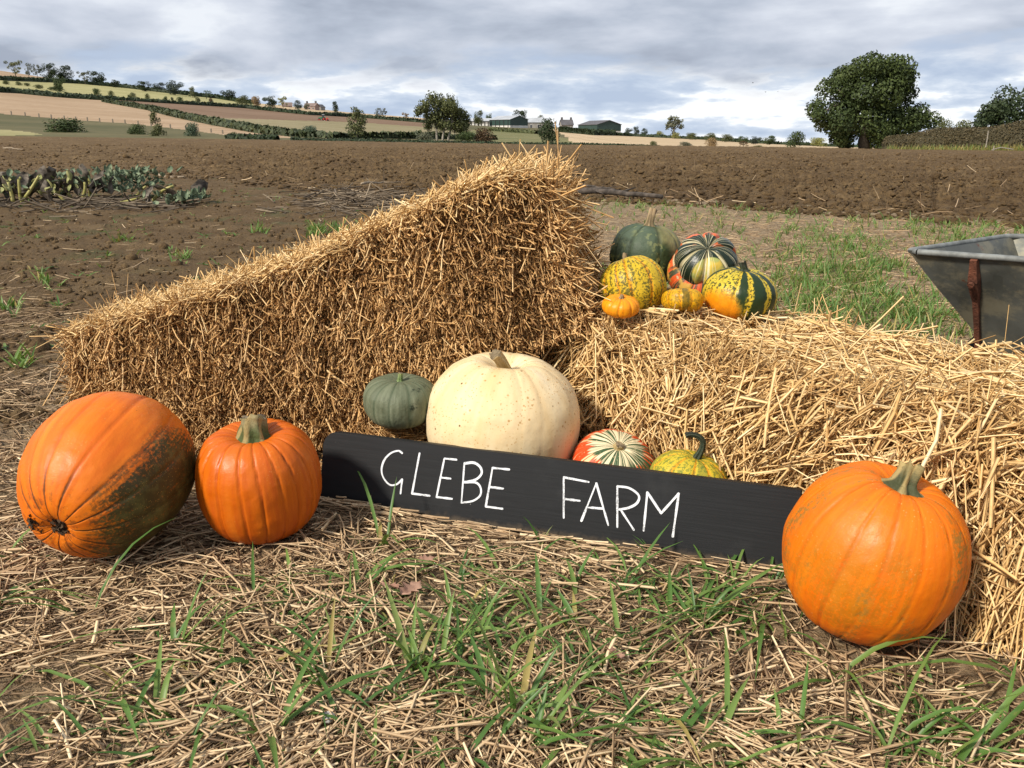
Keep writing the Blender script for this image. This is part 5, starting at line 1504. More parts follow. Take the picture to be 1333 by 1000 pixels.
fruit('pumpkin', 'large cream white pumpkin with brown specks behind the sign', 'pumpkin', 655, 547, 1.84, me, rot=(math.radians(3), math.radians(2), 0.8), stem=st, stem_pos=0.108)

def grey_skin(nt, p):
    O = nt.obj()
    c = nt.ramp(nt.noise(radial(nt, 3, 5), 2.5, 5, 0.6), [(0.3, (0.085, 0.100, 0.058)), (0.6, (0.160, 0.178, 0.112)), (0.8, (0.26, 0.275, 0.19))])
    c = nt.mix(nt.mapr(nt.attr('rib'), 0.0, 0.4, 0.55, 0.0), c, (0.050, 0.075, 0.040))
    m = nt.math('MULTIPLY', nt.mapr(nt.noise(O, 38, 4, 0.7), 0.55, 0.68), nt.mapr(nt.noise(O, 11, 2), 0.48, 0.6))
    c = nt.mix(m, c, (0.025, 0.035, 0.022))
    skin(nt, p, c, 0.5, None, 0.35, 0.35)
M_grey = material('grey_green_rind', grey_skin)
me = fruit_mesh('rind', 0.0855, 0.118, 12, 0.010, M_grey, 0.3, 0.4, (0.08, 0.06), (0.35, 0.3), 0.78, 0.03, 14, 0.08)
st = stem_mesh('stem', 0.0065, 0.005, 0.022, (0.1, 0), M_stem_fresh, 5, 0.15, 1.7, seed=3, cut_mat=M_cut)
fruit('squash', 'small grey-green squash between the left bale and the white pumpkin', 'squash', 521, 522, 1.86, me, rot=(math.radians(4), 0, 0.4), stem=st, stem_pos=0.047)

# turban squash behind the sign: red rim, cream and green streaks round the stem scar
def turban_skin(nt, p):
    O = nt.obj(); lat = nt.attr('lat')
    s1 = nt.noise(radial(nt, 5.5, 1.2), 2.0, 3, 0.6); s2 = nt.noise(radial(nt, 5.0, 1.0), 2.0, 3, 0.6)
    inner = nt.mix(nt.mapr(s2, 0.48, 0.54), (0.78, 0.66, 0.42), (0.040, 0.085, 0.035))
    red = nt.mix(nt.mapr(s2, 0.55, 0.60), (0.62, 0.065, 0.012), (0.76, 0.55, 0.28))
    edge_ = nt.math('ADD', lat, nt.math('MULTIPLY', nt.math('SUBTRACT', s1, 0.5), 0.30))
    c = nt.mix(nt.mapr(edge_, 0.86, 0.89), red, inner)
    c = nt.mix(nt.math('MULTIPLY', dirmask(nt, (0.75, -0.55, 0.1), 0.45, 0.75, 0.5), nt.mapr(s1, 0.42, 0.52)), c, (0.045, 0.085, 0.034))
    c = nt.mix(nt.mapr(nt.noise(O, 150, 2), 0.62, 0.7, 0, 0.4), c, (0.72, 0.58, 0.32))
    skin(nt, p, c, 0.4, None, 0.15, 0.4)
M_turb = material('turban_rind', turban_skin)
me = fruit_mesh('rind', 0.096, 0.125, 10, 0.02, M_turb, 0.3, 0.5, (0.05, 0.05), (0.2, 0.3), 0.92, 0.03, 31)
st = stem_mesh('stem', 0.011, 0.010, 0.010, (0.1, 0), M_stem_tan, 8, 0.08, 1.3, seed=6, cut_mat=M_cut)
fruit('turban_squash', 'red, cream and green streaked turban squash peeping over the sign', 'squash', 799, 606, 1.74, me, rot=(math.radians(24), math.radians(2), 0.2), stem=st, stem_pos=0.056)

def speckled(yellow, orange, green, stripe_lo=0.62, orange_dir=None, gstr=1.0, groove_orange=0.7, allover=1.0):
    def b(nt, p):
        O = nt.obj()
        c = nt.ramp(nt.noise(O, 12, 4), [(0.35, tuple(x * 0.85 for x in yellow)), (0.65, yellow)])
        groove = nt.mapr(nt.attr('rib'), 0.10, 0.45, 1.0, 0.0)
        c = nt.mix(nt.math('MULTIPLY', groove, groove_orange), c, orange)
        if orange_dir:
            c = nt.mix(dirmask(nt, orange_dir[0], orange_dir[1], orange_dir[2], 0.45), c, orange)
        sp = nt.noise(O, 175, 3, 0.7)
        big_ = nt.noise(radial(nt, 4.5, 5), 1.8, 4, 0.6)
        thr = nt.math('SUBTRACT', 0.60, nt.math('MULTIPLY', nt.mapr(big_, 0.3, 0.7), 0.17))
        m = nt.mapr(nt.math('SUBTRACT', sp, thr), -0.01, 0.025)
        if orange_dir:
            m = nt.math('MULTIPLY', m, nt.math('SUBTRACT', 1.0, nt.math('MULTIPLY', dirmask(nt, orange_dir[0], orange_dir[1], orange_dir[2], 0.45), 0.9)))
        c = nt.mix(nt.math('MULTIPLY', m, allover), c, green)
        st_ = nt.mapr(nt.attr('cell'), stripe_lo, stripe_lo + 0.01)
        body = nt.mapr(nt.math('ADD', nt.attr('rib'), nt.math('MULTIPLY', nt.math('SUBTRACT', nt.noise(O, 45, 4, 0.7), 0.5), 1.3)), 0.38, 0.62)
        f = nt.math('MULTIPLY', nt.math('MULTIPLY', st_, body), gstr)
        if orange_dir:
            f = nt.math('MULTIPLY', f, nt.math('SUBTRACT', 1.0, dirmask(nt, orange_dir[0], orange_dir[1], orange_dir[2], 0.45)))
        c = nt.mix(f, c, green)
        skin(nt, p, c, 0.36, None, 0.2, 0.45)
    return b
M_gourd = material('yellow_green_gourd_rind', speckled((0.60, 0.46, 0.035), (0.72, 0.28, 0.012), (0.10, 0.16, 0.03), 0.55, None, 0.45, 0.8, 0.75))
me = fruit_mesh('rind', 0.086, 0.140, 10, 0.028, M_gourd, 0.25, 0.4, (0.05, 0.05), (0.25, 0.3), 0.9, 0.03, 41)
curl = [(0, 0, 0), (0.004, 0, 0.016), (0.006, 0, 0.034), (0.000, 0, 0.050), (-0.016, 0, 0.058), (-0.034, 0, 0.056), (-0.043, 0, 0.050)]
st = stem_mesh('stem', 0.0066, 0.0053, 0.07, (0, 0), M_stem_black, 5, 0.18, 1.3, curl=[tuple(0.88 * q_ for q_ in c_) for c_ in curl], seed=9)
fruit('gourd', 'yellow-green gourd with a curled black stem behind the sign', 'gourd', 895, 631, 1.625, me, rot=(0, math.radians(14), 0.0), stem=st, stem_pos=0.061)

# ---- the group on top of the right bale
def dkgreen_skin(nt, p):
    O = nt.obj()
    c = nt.ramp(nt.noise(O, 9, 4), [(0.3, (0.020, 0.038, 0.013)), (0.7, (0.050, 0.080, 0.028))])
    m = nt.mapr(nt.noise(O, 62, 3, 0.6), 0.52, 0.60); mm = nt.mapr(nt.noise(O, 14, 3), 0.40, 0.55)
    c = nt.mix(nt.math('MULTIPLY', nt.math('MULTIPLY', m, mm), 0.8), c, (0.26, 0.27, 0.085))
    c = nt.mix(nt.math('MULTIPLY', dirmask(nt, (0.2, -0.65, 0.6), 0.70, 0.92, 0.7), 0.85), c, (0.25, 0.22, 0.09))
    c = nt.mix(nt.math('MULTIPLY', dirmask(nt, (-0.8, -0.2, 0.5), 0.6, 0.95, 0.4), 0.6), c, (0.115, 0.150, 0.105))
    c = nt.mix(nt.mapr(nt.attr('rib'), 0, 0.3, 0.5, 0), c, (0.025, 0.035, 0.015))
    skin(nt, p, c, 0.50, None, 0.5, 0.35)
M_dk = material('dark_green_rind', dkgreen_skin)
me = fruit_mesh('rind', 0.104, 0.176, 9, 0.032, M_dk, 0.25, 0.5, (0.06, 0.06), (0.3, 0.3), 0.85, 0.05, 51, -0.10)
st = stem_mesh('stem', 0.011, 0.0095, 0.052, (0.25, 0.05), M_stem_brown, 5, 0.22, 1.7, seed=12, cut_mat=M_cut)
fruit('squash', 'large dark green mottled squash with a tall brown stem behind the top group', 'squash', 841, 331, 2.37, me, rot=(math.radians(2), math.radians(4), 0.7), stem=st, stem_pos=0.074)

M_ysp = material('yellow_speckled_rind', speckled((0.66, 0.45, 0.022), (0.68, 0.24, 0.006), (0.055, 0.060, 0.012), 0.93, None, 0.8, 0.75, 0.85))
me = fruit_mesh('rind', 0.087, 0.158, 12, 0.030, M_ysp, 0.25, 0.4, (0.05, 0.05), (0.3, 0.3), 0.92, 0.03, 61)
st = stem_mesh('stem', 0.006, 0.005, 0.018, (0.2, 0), M_stem_brown, 5, 0.2, 1.5, seed=13, cut_mat=M_cut)
fruit('squash', 'yellow squash with green speckles and orange grooves, left in the top group', 'squash', 823, 374, 2.10, me, rot=(math.radians(-20), math.radians(-8), 0.4), stem=st, stem_pos=0.070)

M_mini = material('mini_orange_rind', orange_skin((0.80, 0.29, 0.006), (0.70, 0.20, 0.004), (0.82, 0.36, 0.02), None, rough=0.38, speck=0.1))
me = fruit_mesh('rind', 0.0455, 0.050, 10, 0.055, M_mini, 0.3, 0.5, (0.12, 0.08), (0.35, 0.3), 0.82, 0.03, 71, nu=128, nv=72)
st = stem_mesh('stem', 0.005, 0.004, 0.008, (0.2, 0), M_stem_brown, 5, 0.2, 1.3, seed=14, cut_mat=M_cut)
fruit('pumpkin', 'tiny bright orange pumpkin at the front left of the top group', 'pumpkin', 808, 398.5, 1.96, me, rot=(math.radians(8), 0, 0.2), stem=st, stem_pos=0.020)

M_oy = material('orange_yellow_speckled_rind', speckled((0.68, 0.36, 0.008), (0.70, 0.26, 0.004), (0.070, 0.065, 0.012), 0.95, None, 0.7, 0.6, 0.55))
me = fruit_mesh('rind', 0.051, 0.060, 9, 0.04, M_oy, 0.3, 0.5, (0.10, 0.08), (0.35, 0.3), 0.82, 0.05, 81, nu=128, nv=72)
fruit('squash', 'small flattened orange squash with green flecks at the front of the top group', 'squash', 888, 391, 2.01, me, rot=(math.radians(-14), math.radians(6), 0.2))

M_str = material('striped_yellow_green_rind', speckled((0.62, 0.47, 0.035), (0.78, 0.27, 0.006), (0.016, 0.034, 0.010), 0.50, ((-0.80, -0.50, -0.36), 0.68, 0.90), 1.0, 0.15, 0.95))
me = fruit_mesh('rind', 0.0915, 0.130, 11, 0.014, M_str, 0.3, 0.4, (0.05, 0.05), (0.22, 0.3), 0.92, 0.02, 91)
st = stem_mesh('stem', 0.0085, 0.0075, 0.024, (-0.35, 0.1), M_stem_black, 5, 0.2, 2.0, seed=15, cut_mat=M_cut)
fruit('squash', 'yellow and dark green striped squash with an orange side, rightmost on the bale', 'squash', 963, 383, 2.05, me, rot=(math.radians(6), math.radians(3), 0.15), stem=st, stem_pos=0.058)

def cap_skin(nt, p):
    O = nt.obj()
    s2 = nt.attr('rib'); cell = nt.attr('cell')
    c = (0.012, 0.022, 0.012)
    c = nt.mix(dirmask(nt, (0.12, -1.0, 0.35), 0.80, 0.84, 0.0), c, nt.mix(nt.mapr(nt.noise(O, 40, 3), 0.4, 0.6), (0.34, 0.36, 0.10), (0.60, 0.42, 0.06)))
    c = nt.mix(nt.mapr(s2, 0.12, 0.26, 1.0, 0.0), c, (0.62, 0.56, 0.36))
    line = nt.noise(radial(nt, 4.2, 1), 2.0, 1, 0.5)
    c = nt.mix(nt.math('MULTIPLY', nt.mapr(nt.math('ABSOLUTE', nt.math('SUBTRACT', line, 0.5)), 0.014, 0.026, 1, 0), 0.9), c, (0.66, 0.60, 0.38))
    o_ = nt.math('MULTIPLY', nt.mapr(nt.noise(O, 24, 3, 0.6), 0.50, 0.56), dirmask(nt, (0.0, 1.0, -0.1), -0.15, 0.25, 0.6))
    c = nt.mix(o_, c, (0.70, 0.130, 0.022))
    skin(nt, p, c, 0.30, None, 0.12, 0.5)
def tbase_skin(nt, p):
    O = nt.obj()
    s1 = nt.noise(radial(nt, 5, 4), 2.0, 4, 0.65)
    c = nt.mix(nt.mapr(s1, 0.50, 0.56), (0.64, 0.10, 0.022), (0.055, 0.055, 0.026))
    c = nt.mix(nt.mapr(nt.noise(O, 26, 3), 0.56, 0.64), c, (0.52, 0.30, 0.05))
    skin(nt, p, c, 0.4, None, 0.2, 0.4)
M_cap = material('turban_cap_rind', cap_skin); M_tb = material('turban_base_rind', tbase_skin)
c = at(915, 356, 2.22)
root = thing('turban_squash', 'turban squash with a black, cream and orange striped cap amid the top group', 'squash', c)
tilt = (math.radians(52), 0, math.radians(-8))
me = fruit_mesh('rind', 0.094, 0.108, 9, 0.03, M_tb, 0.3, 0.5, (0.02, 0.05), (0.3, 0.3), 0.85, 0.03, 101)
link('rind', me[0], root, (0, 0, 0), tilt)
m3 = Matrix.Rotation(tilt[2], 3, 'Z') @ Matrix.Rotation(tilt[0], 3, 'X')
me = fruit_mesh('cap', 0.083, 0.122, 7, 0.125, M_cap, 0.25, 0.55, (0.10, 0.02), (0.25, 0.3), 0.85, 0.02, 104, jitter=0.12)
tc = (math.radians(38), 0, math.radians(-8))
capo = link('cap', me[0], root, m3 @ Vector((0.004, 0.018, 0.034)), tc)
a = np.linspace(0, 2 * np.pi, 61)[:-1]
ringV = []; kk = 8
for i_ in range(60):
    for j_ in range(kk):
        b_ = j_ / kk * 2 * np.pi; rr = 0.082 + 0.0042 * math.cos(b_) + 0.0015 * math.sin(7 * a[i_]); ringV.append((rr * math.cos(a[i_]), rr * math.sin(a[i_]), 0.0042 * math.sin(b_)))
i, j = np.meshgrid(np.arange(60), np.arange(kk), indexing='ij')
Q = np.stack([i * kk + j, ((i + 1) % 60) * kk + j, ((i + 1) % 60) * kk + (j + 1) % kk, i * kk + (j + 1) % kk], -1).reshape(-1, 4)
M_ringc = plain('corky_ring', (0.52, 0.40, 0.22), 0.85, var=0.25, scale=60, bump=0.4)
link('scar_ring', make_mesh('scar_ring', np.array(ringV), [Q], [M_ringc]), root, m3 @ Vector((0.004, 0.010, 0.030)), tilt)
st = stem_mesh('cap_button', 0.012, 0.011, 0.004, (0, 0), M_stem_tan, 8, 0.1, 1.2, seed=16, cut_mat=M_cut)
mc = Matrix.Rotation(tc[2], 3, 'Z') @ Matrix.Rotation(tc[0], 3, 'X')
link('cap_button', st, capo, (0, 0, me[1] - 0.001), (0, 0, 0))

# straw packed behind the sign that carries the small squash
N = 2600
c = at(521, 548, 1.87); P = np.array([c[0], c[1], 0.0]) + rng.normal(size=(N, 3)) * np.array([0.13, 0.045, 0]) ; hh = 0.155 * np.exp(-((P[:, 0] - c[0]) / 0.16) ** 2) * np.exp(-((P[:, 1] - c[1]) / 0.075) ** 2)
P[:, 2] = hh * rng.random(N) ** 0.5
D = rng.normal(size=(N, 3)) * np.array([1, 0.7, 0.35]); L = rng.uniform(0.03, 0.08, N); P -= unit(D) * (L * 0.5)[:, None]; P[:, 2] = np.maximum(P[:, 2], 0)
ok_ = ~hits_sign(P, D, L); P, D, L = P[ok_], D[ok_], L[ok_]; N = len(P)
s_ = strands(P, D, L, rng.uniform(0.002, 0.0045, N), rng.normal(0, 0.1, (N, 3)), 2, 3, 0.5, rng.beta(2, 2.6, N))
kind(link('packed_straw', make_mesh('packed_straw', s_[0], [s_[1]], [M_straw_ends], attrs={'rnd': s_[2]})), 'stuff', 'loose straw packed behind the sign under the grey-green squash', 'straw')

# ================================================================== SIGN BOARD
BL = ground_at(415, 655); BR = ground_at(1034, 747.5); BL[2] = BR[2] = 0.002
ex = unit((BR - BL)[None])[0]
lean = math.radians(11)
nh = np.array([ex[1], -ex[0], 0.0])                      # horizontal normal towards the viewer
ey = np.array([0, 0, 1.0]) * math.cos(lean) - nh * math.sin(lean)
en = np.cross(ex, ey); en = en if en @ nh > 0 else -en
def board_uv(u, v):
    r = ray(u, v); o = np.array([0, 0, CAM_H])
    t = ((BL - o) @ en) / (r @ en); p = o + r * t[..., None] - BL
    return np.stack([p @ ex, p @ ey], -1)
tl = board_uv(np.array([424.]), np.array([561.]))[0]; trc = board_uv(np.array([1030.]), np.array([637.])) [0]
WID = board_uv(np.array([1034.]), np.array([747.5]))[0][0]
HL, HR_ = tl[1], trc[1]
HBd = 0.5 * (HL + HR_)
print('board', WID, HL, HR_)
outl = [(0.0, 0.0), (WID, 0.0), (WID, HR_)]
rc = 0.038
for k_ in range(9):
    an = math.pi / 2 + k_ / 8 * math.pi / 2
    outl.append((0.004 + rc + rc * math.cos(an), HL - rc + rc * math.sin(an)))
outl = np.array(outl); nO = len(outl)
def on_board(ab, n): return ab[:, :1] * ex + ab[:, 1:2] * ey + n * en
th_ = 0.022
cen2 = outl.mean(0)
ins = outl + (cen2 - outl) / np.linalg.norm(cen2 - outl, axis=1)[:, None] * 0.003
Vb = np.concatenate([on_board(ins, 0.0), on_board(outl, -0.003), on_board(outl, -th_ + 0.003), on_board(ins, -th_)])
fq = [[l * nO + i, l * nO + (i + 1) % nO, (l + 1) * nO + (i + 1) % nO, (l + 1) * nO + i] for l in range(3) for i in range(nO)]
def _board(nt, p):
    O = nt.obj()
    ax = nt.vmath('DOT_PRODUCT', O, tuple(ex), out=1); ay = nt.vmath('DOT_PRODUCT', O, tuple(ey), out=1)
    cmb = nt.node('ShaderNodeCombineXYZ'); nt.put(cmb.inputs[0], nt.math('MULTIPLY', ax, 6.0)); nt.put(cmb.inputs[1], nt.math('MULTIPLY', ay, 260.0))
    grain = nt.noise(cmb.outputs[0], 1.0, 4, 0.6)
    c = nt.mix(nt.mapr(grain, 0.35, 0.7), (0.0080, 0.0088, 0.0100), (0.0115, 0.0125, 0.0140))
    c = nt.mix(nt.math('MULTIPLY', nt.mapr(nt.noise(O, 9, 5, 0.6), 0.55, 0.75), 0.5), c, (0.026, 0.027, 0.028))
    c = nt.mix(nt.math('MULTIPLY', nt.mapr(nt.voronoi(O, 26), 0.018, 0.03, 1, 0), nt.mapr(nt.noise(O, 7, 2), 0.52, 0.6)), c, (0.35, 0.34, 0.32))
    # soil splashed up along the bottom edge
    c = nt.mix(nt.math('MULTIPLY', nt.mapr(nt.math('ADD', ay, nt.math('MULTIPLY', nt.noise(O, 60, 4), 0.03)), 0.016, 0.034, 1, 0), 0.65), c, (0.10, 0.075, 0.05))
    nt.put(p.inputs['Base Color'], c); nt.put(p.inputs['Roughness'], nt.mapr(grain, 0.3, 0.7, 0.52, 0.60)); p.inputs['Specular IOR Level'].default_value = 0.4
    nt.put(p.inputs['Normal'], nt.bump(grain, 0.06, 0.003))
M_board = material('black_painted_board', _board)
sign = thing('sign_board', 'long black painted plank sign with white hand lettering leaning on the pumpkins', 'sign', BL)
link('board', make_mesh('board', Vb, [np.array(fq), np.arange(nO)[None], (np.arange(nO)[::-1] + 3 * nO)[None]], [M_board], shade=False), sign)
def _chalk(nt, p):
    g = nt.noise(nt.obj(), 330, 4, 0.7)
    nt.put(p.inputs['Base Color'], nt.mix(nt.mapr(nt.math('ADD', g, nt.math('MULTIPLY', nt.math('SUBTRACT', nt.noise(nt.obj(), 22, 2), 0.5), 0.5)), 0.30, 0.50), (0.30, 0.31, 0.32), (0.78, 0.80, 0.82)))
    p.inputs['Roughness'].default_value = 0.85
M_chalk = material('white_paint_pen', _chalk)
STROKES = {
 'letter_g': [[(524, 590), (518.6, 587), (509, 590), (500.5, 599), (497, 611), (499.5, 622), (507.5, 631), (516.5, 630.5), (523.8, 624)], [(523.8, 624), (521.7, 642.5)]],
 'letter_l': [[(546.5, 590), (536.7, 642.5), (560, 645.5)]],
 'letter_e': [[(594.5, 598.5), (578.7, 597), (568.5, 647), (589, 649.5)], [(573.5, 621.5), (587, 623.2)]],
 'letter_b': [[(604.8, 603.4), (601, 654.5)], [(604.8, 603.4), (617, 602.5), (625.3, 608.2), (627, 616.5), (619.5, 624.3), (604.5, 627.7)], [(604.5, 627.7), (619.4, 628.2), (625.8, 635), (625.3, 644.8), (616, 652), (601, 654.5)]],
 'letter_e.': [[(663.3, 611.2), (641.4, 609.2), (632.6, 659.4), (654.5, 662.4)], [(637.5, 634), (655.5, 636.2)]],
 'letter_f': [[(766.7, 627.6), (734, 621.4), (734, 674)], [(735.5, 649.7), (755, 652)]],
 'letter_a': [[(757, 678), (776.4, 629.2), (792, 683.8)], [(763.3, 660.4), (784.2, 662.2)]],
 'letter_r': [[(803.7, 633.1), (803.7, 686.2)], [(803.7, 633.1), (819.3, 635.5), (831.5, 644.8), (829.6, 654.5), (819.3, 660.8), (806, 663.3)], [(808, 663.3), (825.2, 689.7)]],
 'letter_m': [[(837.9, 691), (842.8, 640.9), (860.8, 668.2), (883.7, 642.4), (875.9, 698.4)]],
}
def catmull(p, m=7):
    if len(p) < 4: return p
    P = np.concatenate([[2 * p[0] - p[1]], p, [2 * p[-1] - p[-2]]]); out = []
    for i in range(1, len(P) - 2):
        t = np.linspace(0, 1, m, endpoint=False)[:, None]
        out.append(0.5 * (2 * P[i] + (P[i + 1] - P[i - 1]) * t + (2 * P[i - 1] - 5 * P[i] + 4 * P[i + 1] - P[i + 2]) * t ** 2 + (3 * P[i] - P[i - 1] - 3 * P[i + 1] + P[i + 2]) * t ** 3))
    return np.concatenate(out + [p[-1:]])
CURVED = {'letter_g': (0,), 'letter_b': (1, 2), 'letter_r': (1,)}
lev = 0
for nm, strokes in STROKES.items():
    mb = MB()
    for si, stx in enumerate(strokes):
        pl = board_uv(np.array([s_[0] for s_ in stx], float), np.array([s_[1] for s_ in stx], float))
        if si in CURVED.get(nm, ()): pieces = [catmull(pl)]
        else: pieces = [np.stack([pl[i] + (pl[i + 1] - pl[i]) * t_ for t_ in np.linspace(0, 1, 9)]) for i in range(len(pl) - 1)]
        for pc in pieces:
            lev += 1
            T = np.gradient(pc, axis=0); T /= np.linalg.norm(T, axis=1)[:, None]; Nv = np.stack([-T[:, 1], T[:, 0]], -1)
            wv = 0.0020 * (1 + 0.32 * (vnoise(np.stack([np.linspace(0, 5, len(pc)), np.full(len(pc), lev * 3.1)], -1), 3) - 0.5) * 2)
            # rounded ends
            ext0 = pc[0] - T[0] * wv[0] * 0.8; ext1 = pc[-1] + T[-1] * wv[-1] * 0.8
            pc2 = np.concatenate([[ext0], pc, [ext1]]); N2 = np.concatenate([[Nv[0]], Nv, [Nv[-1]]]); w2 = np.concatenate([[wv[0] * 0.45], wv, [wv[-1] * 0.45]])
            n0 = 0.0012 + 0.00012 * (lev % 5)
            top_l = on_board(pc2 + N2 * w2[:, None], n0); top_r = on_board(pc2 - N2 * w2[:, None], n0)
            bot_l = on_board(pc2 + N2 * w2[:, None] * 1.1, 0.0002); bot_r = on_board(pc2 - N2 * w2[:, None] * 1.1, 0.0002)
            m = len(pc2); Vx = np.concatenate([top_l, top_r, bot_l, bot_r]); i = np.arange(m - 1)
            mb.add(Vx, [np.stack([i, i + 1, m + i + 1, m + i], -1), np.stack([2 * m + i, 2 * m + i + 1, i + 1, i], -1), np.stack([m + i, m + i + 1, 3 * m + i + 1, 3 * m + i], -1)])
    mb.build(nm.rstrip('.'), M_chalk, sign)

# ================================================================== WHEELBARROW
def _galv(nt, p):
    O = nt.obj()
    v = nt.voronoi(O, 34, 'Color'); g = nt.noise(O, 5, 5, 0.6)
    c = nt.mix(nt.mapr(g, 0.35, 0.65), (0.070, 0.074, 0.064), (0.135, 0.140, 0.122))
    sg = nt.node('ShaderNodeSeparateColor'); nt.l.new(v, sg.inputs[0])
    c = nt.mix(nt.math('MULTIPLY', sg.outputs[0], 0.25), c, (0.16, 0.165, 0.155))
    c = nt.mix(nt.math('MULTIPLY', nt.mapr(nt.noise(nt.scale(O, (1, 1, 1.6)), 9, 6, 0.7), 0.46, 0.62), 0.70), c, (0.26, 0.235, 0.160))
    c = nt.mix(nt.mapr(nt.noise(nt.scale(O, (1, 1, 0.6)), 4, 6, 0.65), 0.50, 0.68, 0, 0.7), c, (0.050, 0.050, 0.040))
    c = nt.mix(nt.mapr(nt.noise(O, 17, 5, 0.7), 0.64, 0.70), c, (0.15, 0.055, 0.028))
    nt.put(p.inputs['Base Color'], c); p.inputs['Metallic'].default_value = 0.35
    nt.put(p.inputs['Roughness'], nt.mapr(g, 0.3, 0.7, 0.42, 0.65))
    nt.put(p.inputs['Normal'], nt.bump(nt.noise(O, 12, 4), 0.2, 0.01))
M_galv = material('galvanised_steel', _galv)
M_rust = plain('rusty_iron', (0.135, 0.045, 0.022), 0.85, var=0.45, scale=28, bump=0.5)
M_rim = plain('pale_rim', (0.20, 0.21, 0.20), 0.7, 0.15, var=0.35, scale=22)
Cn = at(1181, 327, 2.2); zr = Cn[2]
av = np.array([0.68, -0.73, 0]); bv = np.array([0.80, 0.60, 0])
top = [Cn, Cn + av * 0.95 + np.array([0, 0, 0.02]), Cn + av * 0.95 + bv * 0.70 + np.array([0, 0, 0.02]), Cn + bv * 0.60]
bc = at(1288, 460, 2.17)
bot = [bc, np.array([*(Cn + av * 0.80 + bv * 0.12)[:2], bc[2]]), np.array([*(Cn + av * 0.80 + bv * 0.55)[:2], bc[2]]), np.array([*(bc[:2] + bv[:2] * 0.34), bc[2]])]
wbroot = thing('wheelbarrow', 'old galvanised metal wheelbarrow with a rusty bracket behind the right bale', 'wheelbarrow', (float(Cn[0]) + 0.4, float(Cn[1]), 0))
o0 = np.array([float(Cn[0]) + 0.4, float(Cn[1]), 0])
T_ = np.array(top) - o0; B_ = np.array(bot) - o0
ctr = (T_.mean(0) + B_.mean(0)) / 2
Ti = T_ + unit(np.array([ctr[0], ctr[1], 0]) - T_ * [1, 1, 0]) * 0.006; Bi = B_ + unit(np.array([ctr[0], ctr[1], 0]) - B_ * [1, 1, 0]) * 0.006 + np.array([0, 0, 0.006])
mb = MB(); n = 14
def sub(p, q_, r_, s_, n1=14, n2=8):
    A, Bq = np.meshgrid(np.linspace(0, 1, n1), np.linspace(0, 1, n2), indexing='ij')
    X_ = (p[None, None] * ((1 - A) * (1 - Bq))[..., None] + q_[None, None] * (A * (1 - Bq))[..., None] + r_[None, None] * (A * Bq)[..., None] + s_[None, None] * ((1 - A) * Bq)[..., None])
    V_ = X_.reshape(-1, 3); i, j = np.meshgrid(np.arange(n1 - 1), np.arange(n2 - 1), indexing='ij')
    return V_ + (fbm(V_ * 5, 2, 9) - 0.5)[:, None] * 0.008, [np.stack([i * n2 + j, (i + 1) * n2 + j, (i + 1) * n2 + j + 1, i * n2 + j + 1], -1).reshape(-1, 4)]
for a_ in range(4):
    b_ = (a_ + 1) % 4
    mb.add(*sub(B_[a_], B_[b_], T_[b_], T_[a_])); mb.add(*sub(Bi[b_], Bi[a_], Ti[a_], Ti[b_]))
mb.add(*sub(B_[3], B_[2], B_[1], B_[0])); mb.add(*sub(Bi[0], Bi[1], Bi[2], Bi[3]))
tray = mb.build('tray', M_galv, wbroot, True)
mb = MB()
loop = []
for a_ in range(4):
    b_ = (a_ + 1) % 4
    for t_ in np.linspace(0.03, 0.97, 8): loop.append(T_[a_] + (T_[b_] - T_[a_]) * t_)
loop.append(loop[0]); mb.tube(np.array(loop), 0.0080, 10, False); mb.build('rim', M_rim, tray, True)
# rusty strap on the near side
na = unit(np.cross(B_[1] - B_[0], T_[0] - B_[0])[None])[0]
if na @ (np.array([0, 0, 0.8]) - o0 - B_[0]) < 0: na = -na
st_top = at(1268, 337, 2.07) - o0; fr = (st_top - T_[0]) @ av / 0.95
p_t = T_[0] + (T_[1] - T_[0]) * fr; p_b = B_[0] + (B_[1] - B_[0]) * max(0.02, (fr - 0.20))
side_ = unit((T_[1] - T_[0])[None])[0]
r_ = ray(1274, 452); o_c = np.array([0, 0, CAM_H]) - o0; p_b = o_c + r_ * (((B_[0] - o_c) @ na) / (r_ @ na))
pts = [(0.015, 0.016, 0.012), (0.10, 0.018, 0.016), (0.22, 0.023, 0.022), (0.34, 0.022, 0.014), (0.46, 0.015, 0.009), (0.80, 0.013, 0.008), (0.92, 0.013, 0.009), (1.0, 0.013, 0.010)]
Vst = []
for (t_, wv, ov) in pts:
    c_ = p_t + (p_b - p_t) * t_ + side_ * 0.0
    for (sx, oy) in ((-1, 0.0), (1, 0.0), (1, 1.0), (-1, 1.0)): Vst.append(c_ + side_ * sx * wv * 0.5 + na * (0.002 + ov * oy))
Qs_ = [[4 * i + j, 4 * i + (j + 1) % 4, 4 * (i + 1) + (j + 1) % 4, 4 * (i + 1) + j] for i in range(len(pts) - 1) for j in range(4)]
mb = MB(); mb.add(np.array(Vst), [np.array(Qs_), np.array([[0, 3, 2, 1]])]); mb.build('bracket', M_rust, wbroot, False)
mb = MB(); c_ = p_t + (p_b - p_t) * 0.22 + na * 0.028; mb.tube([c_, c_ + na * 0.007], 0.008, 6); mb.build('bolt', M_rust, wbroot)
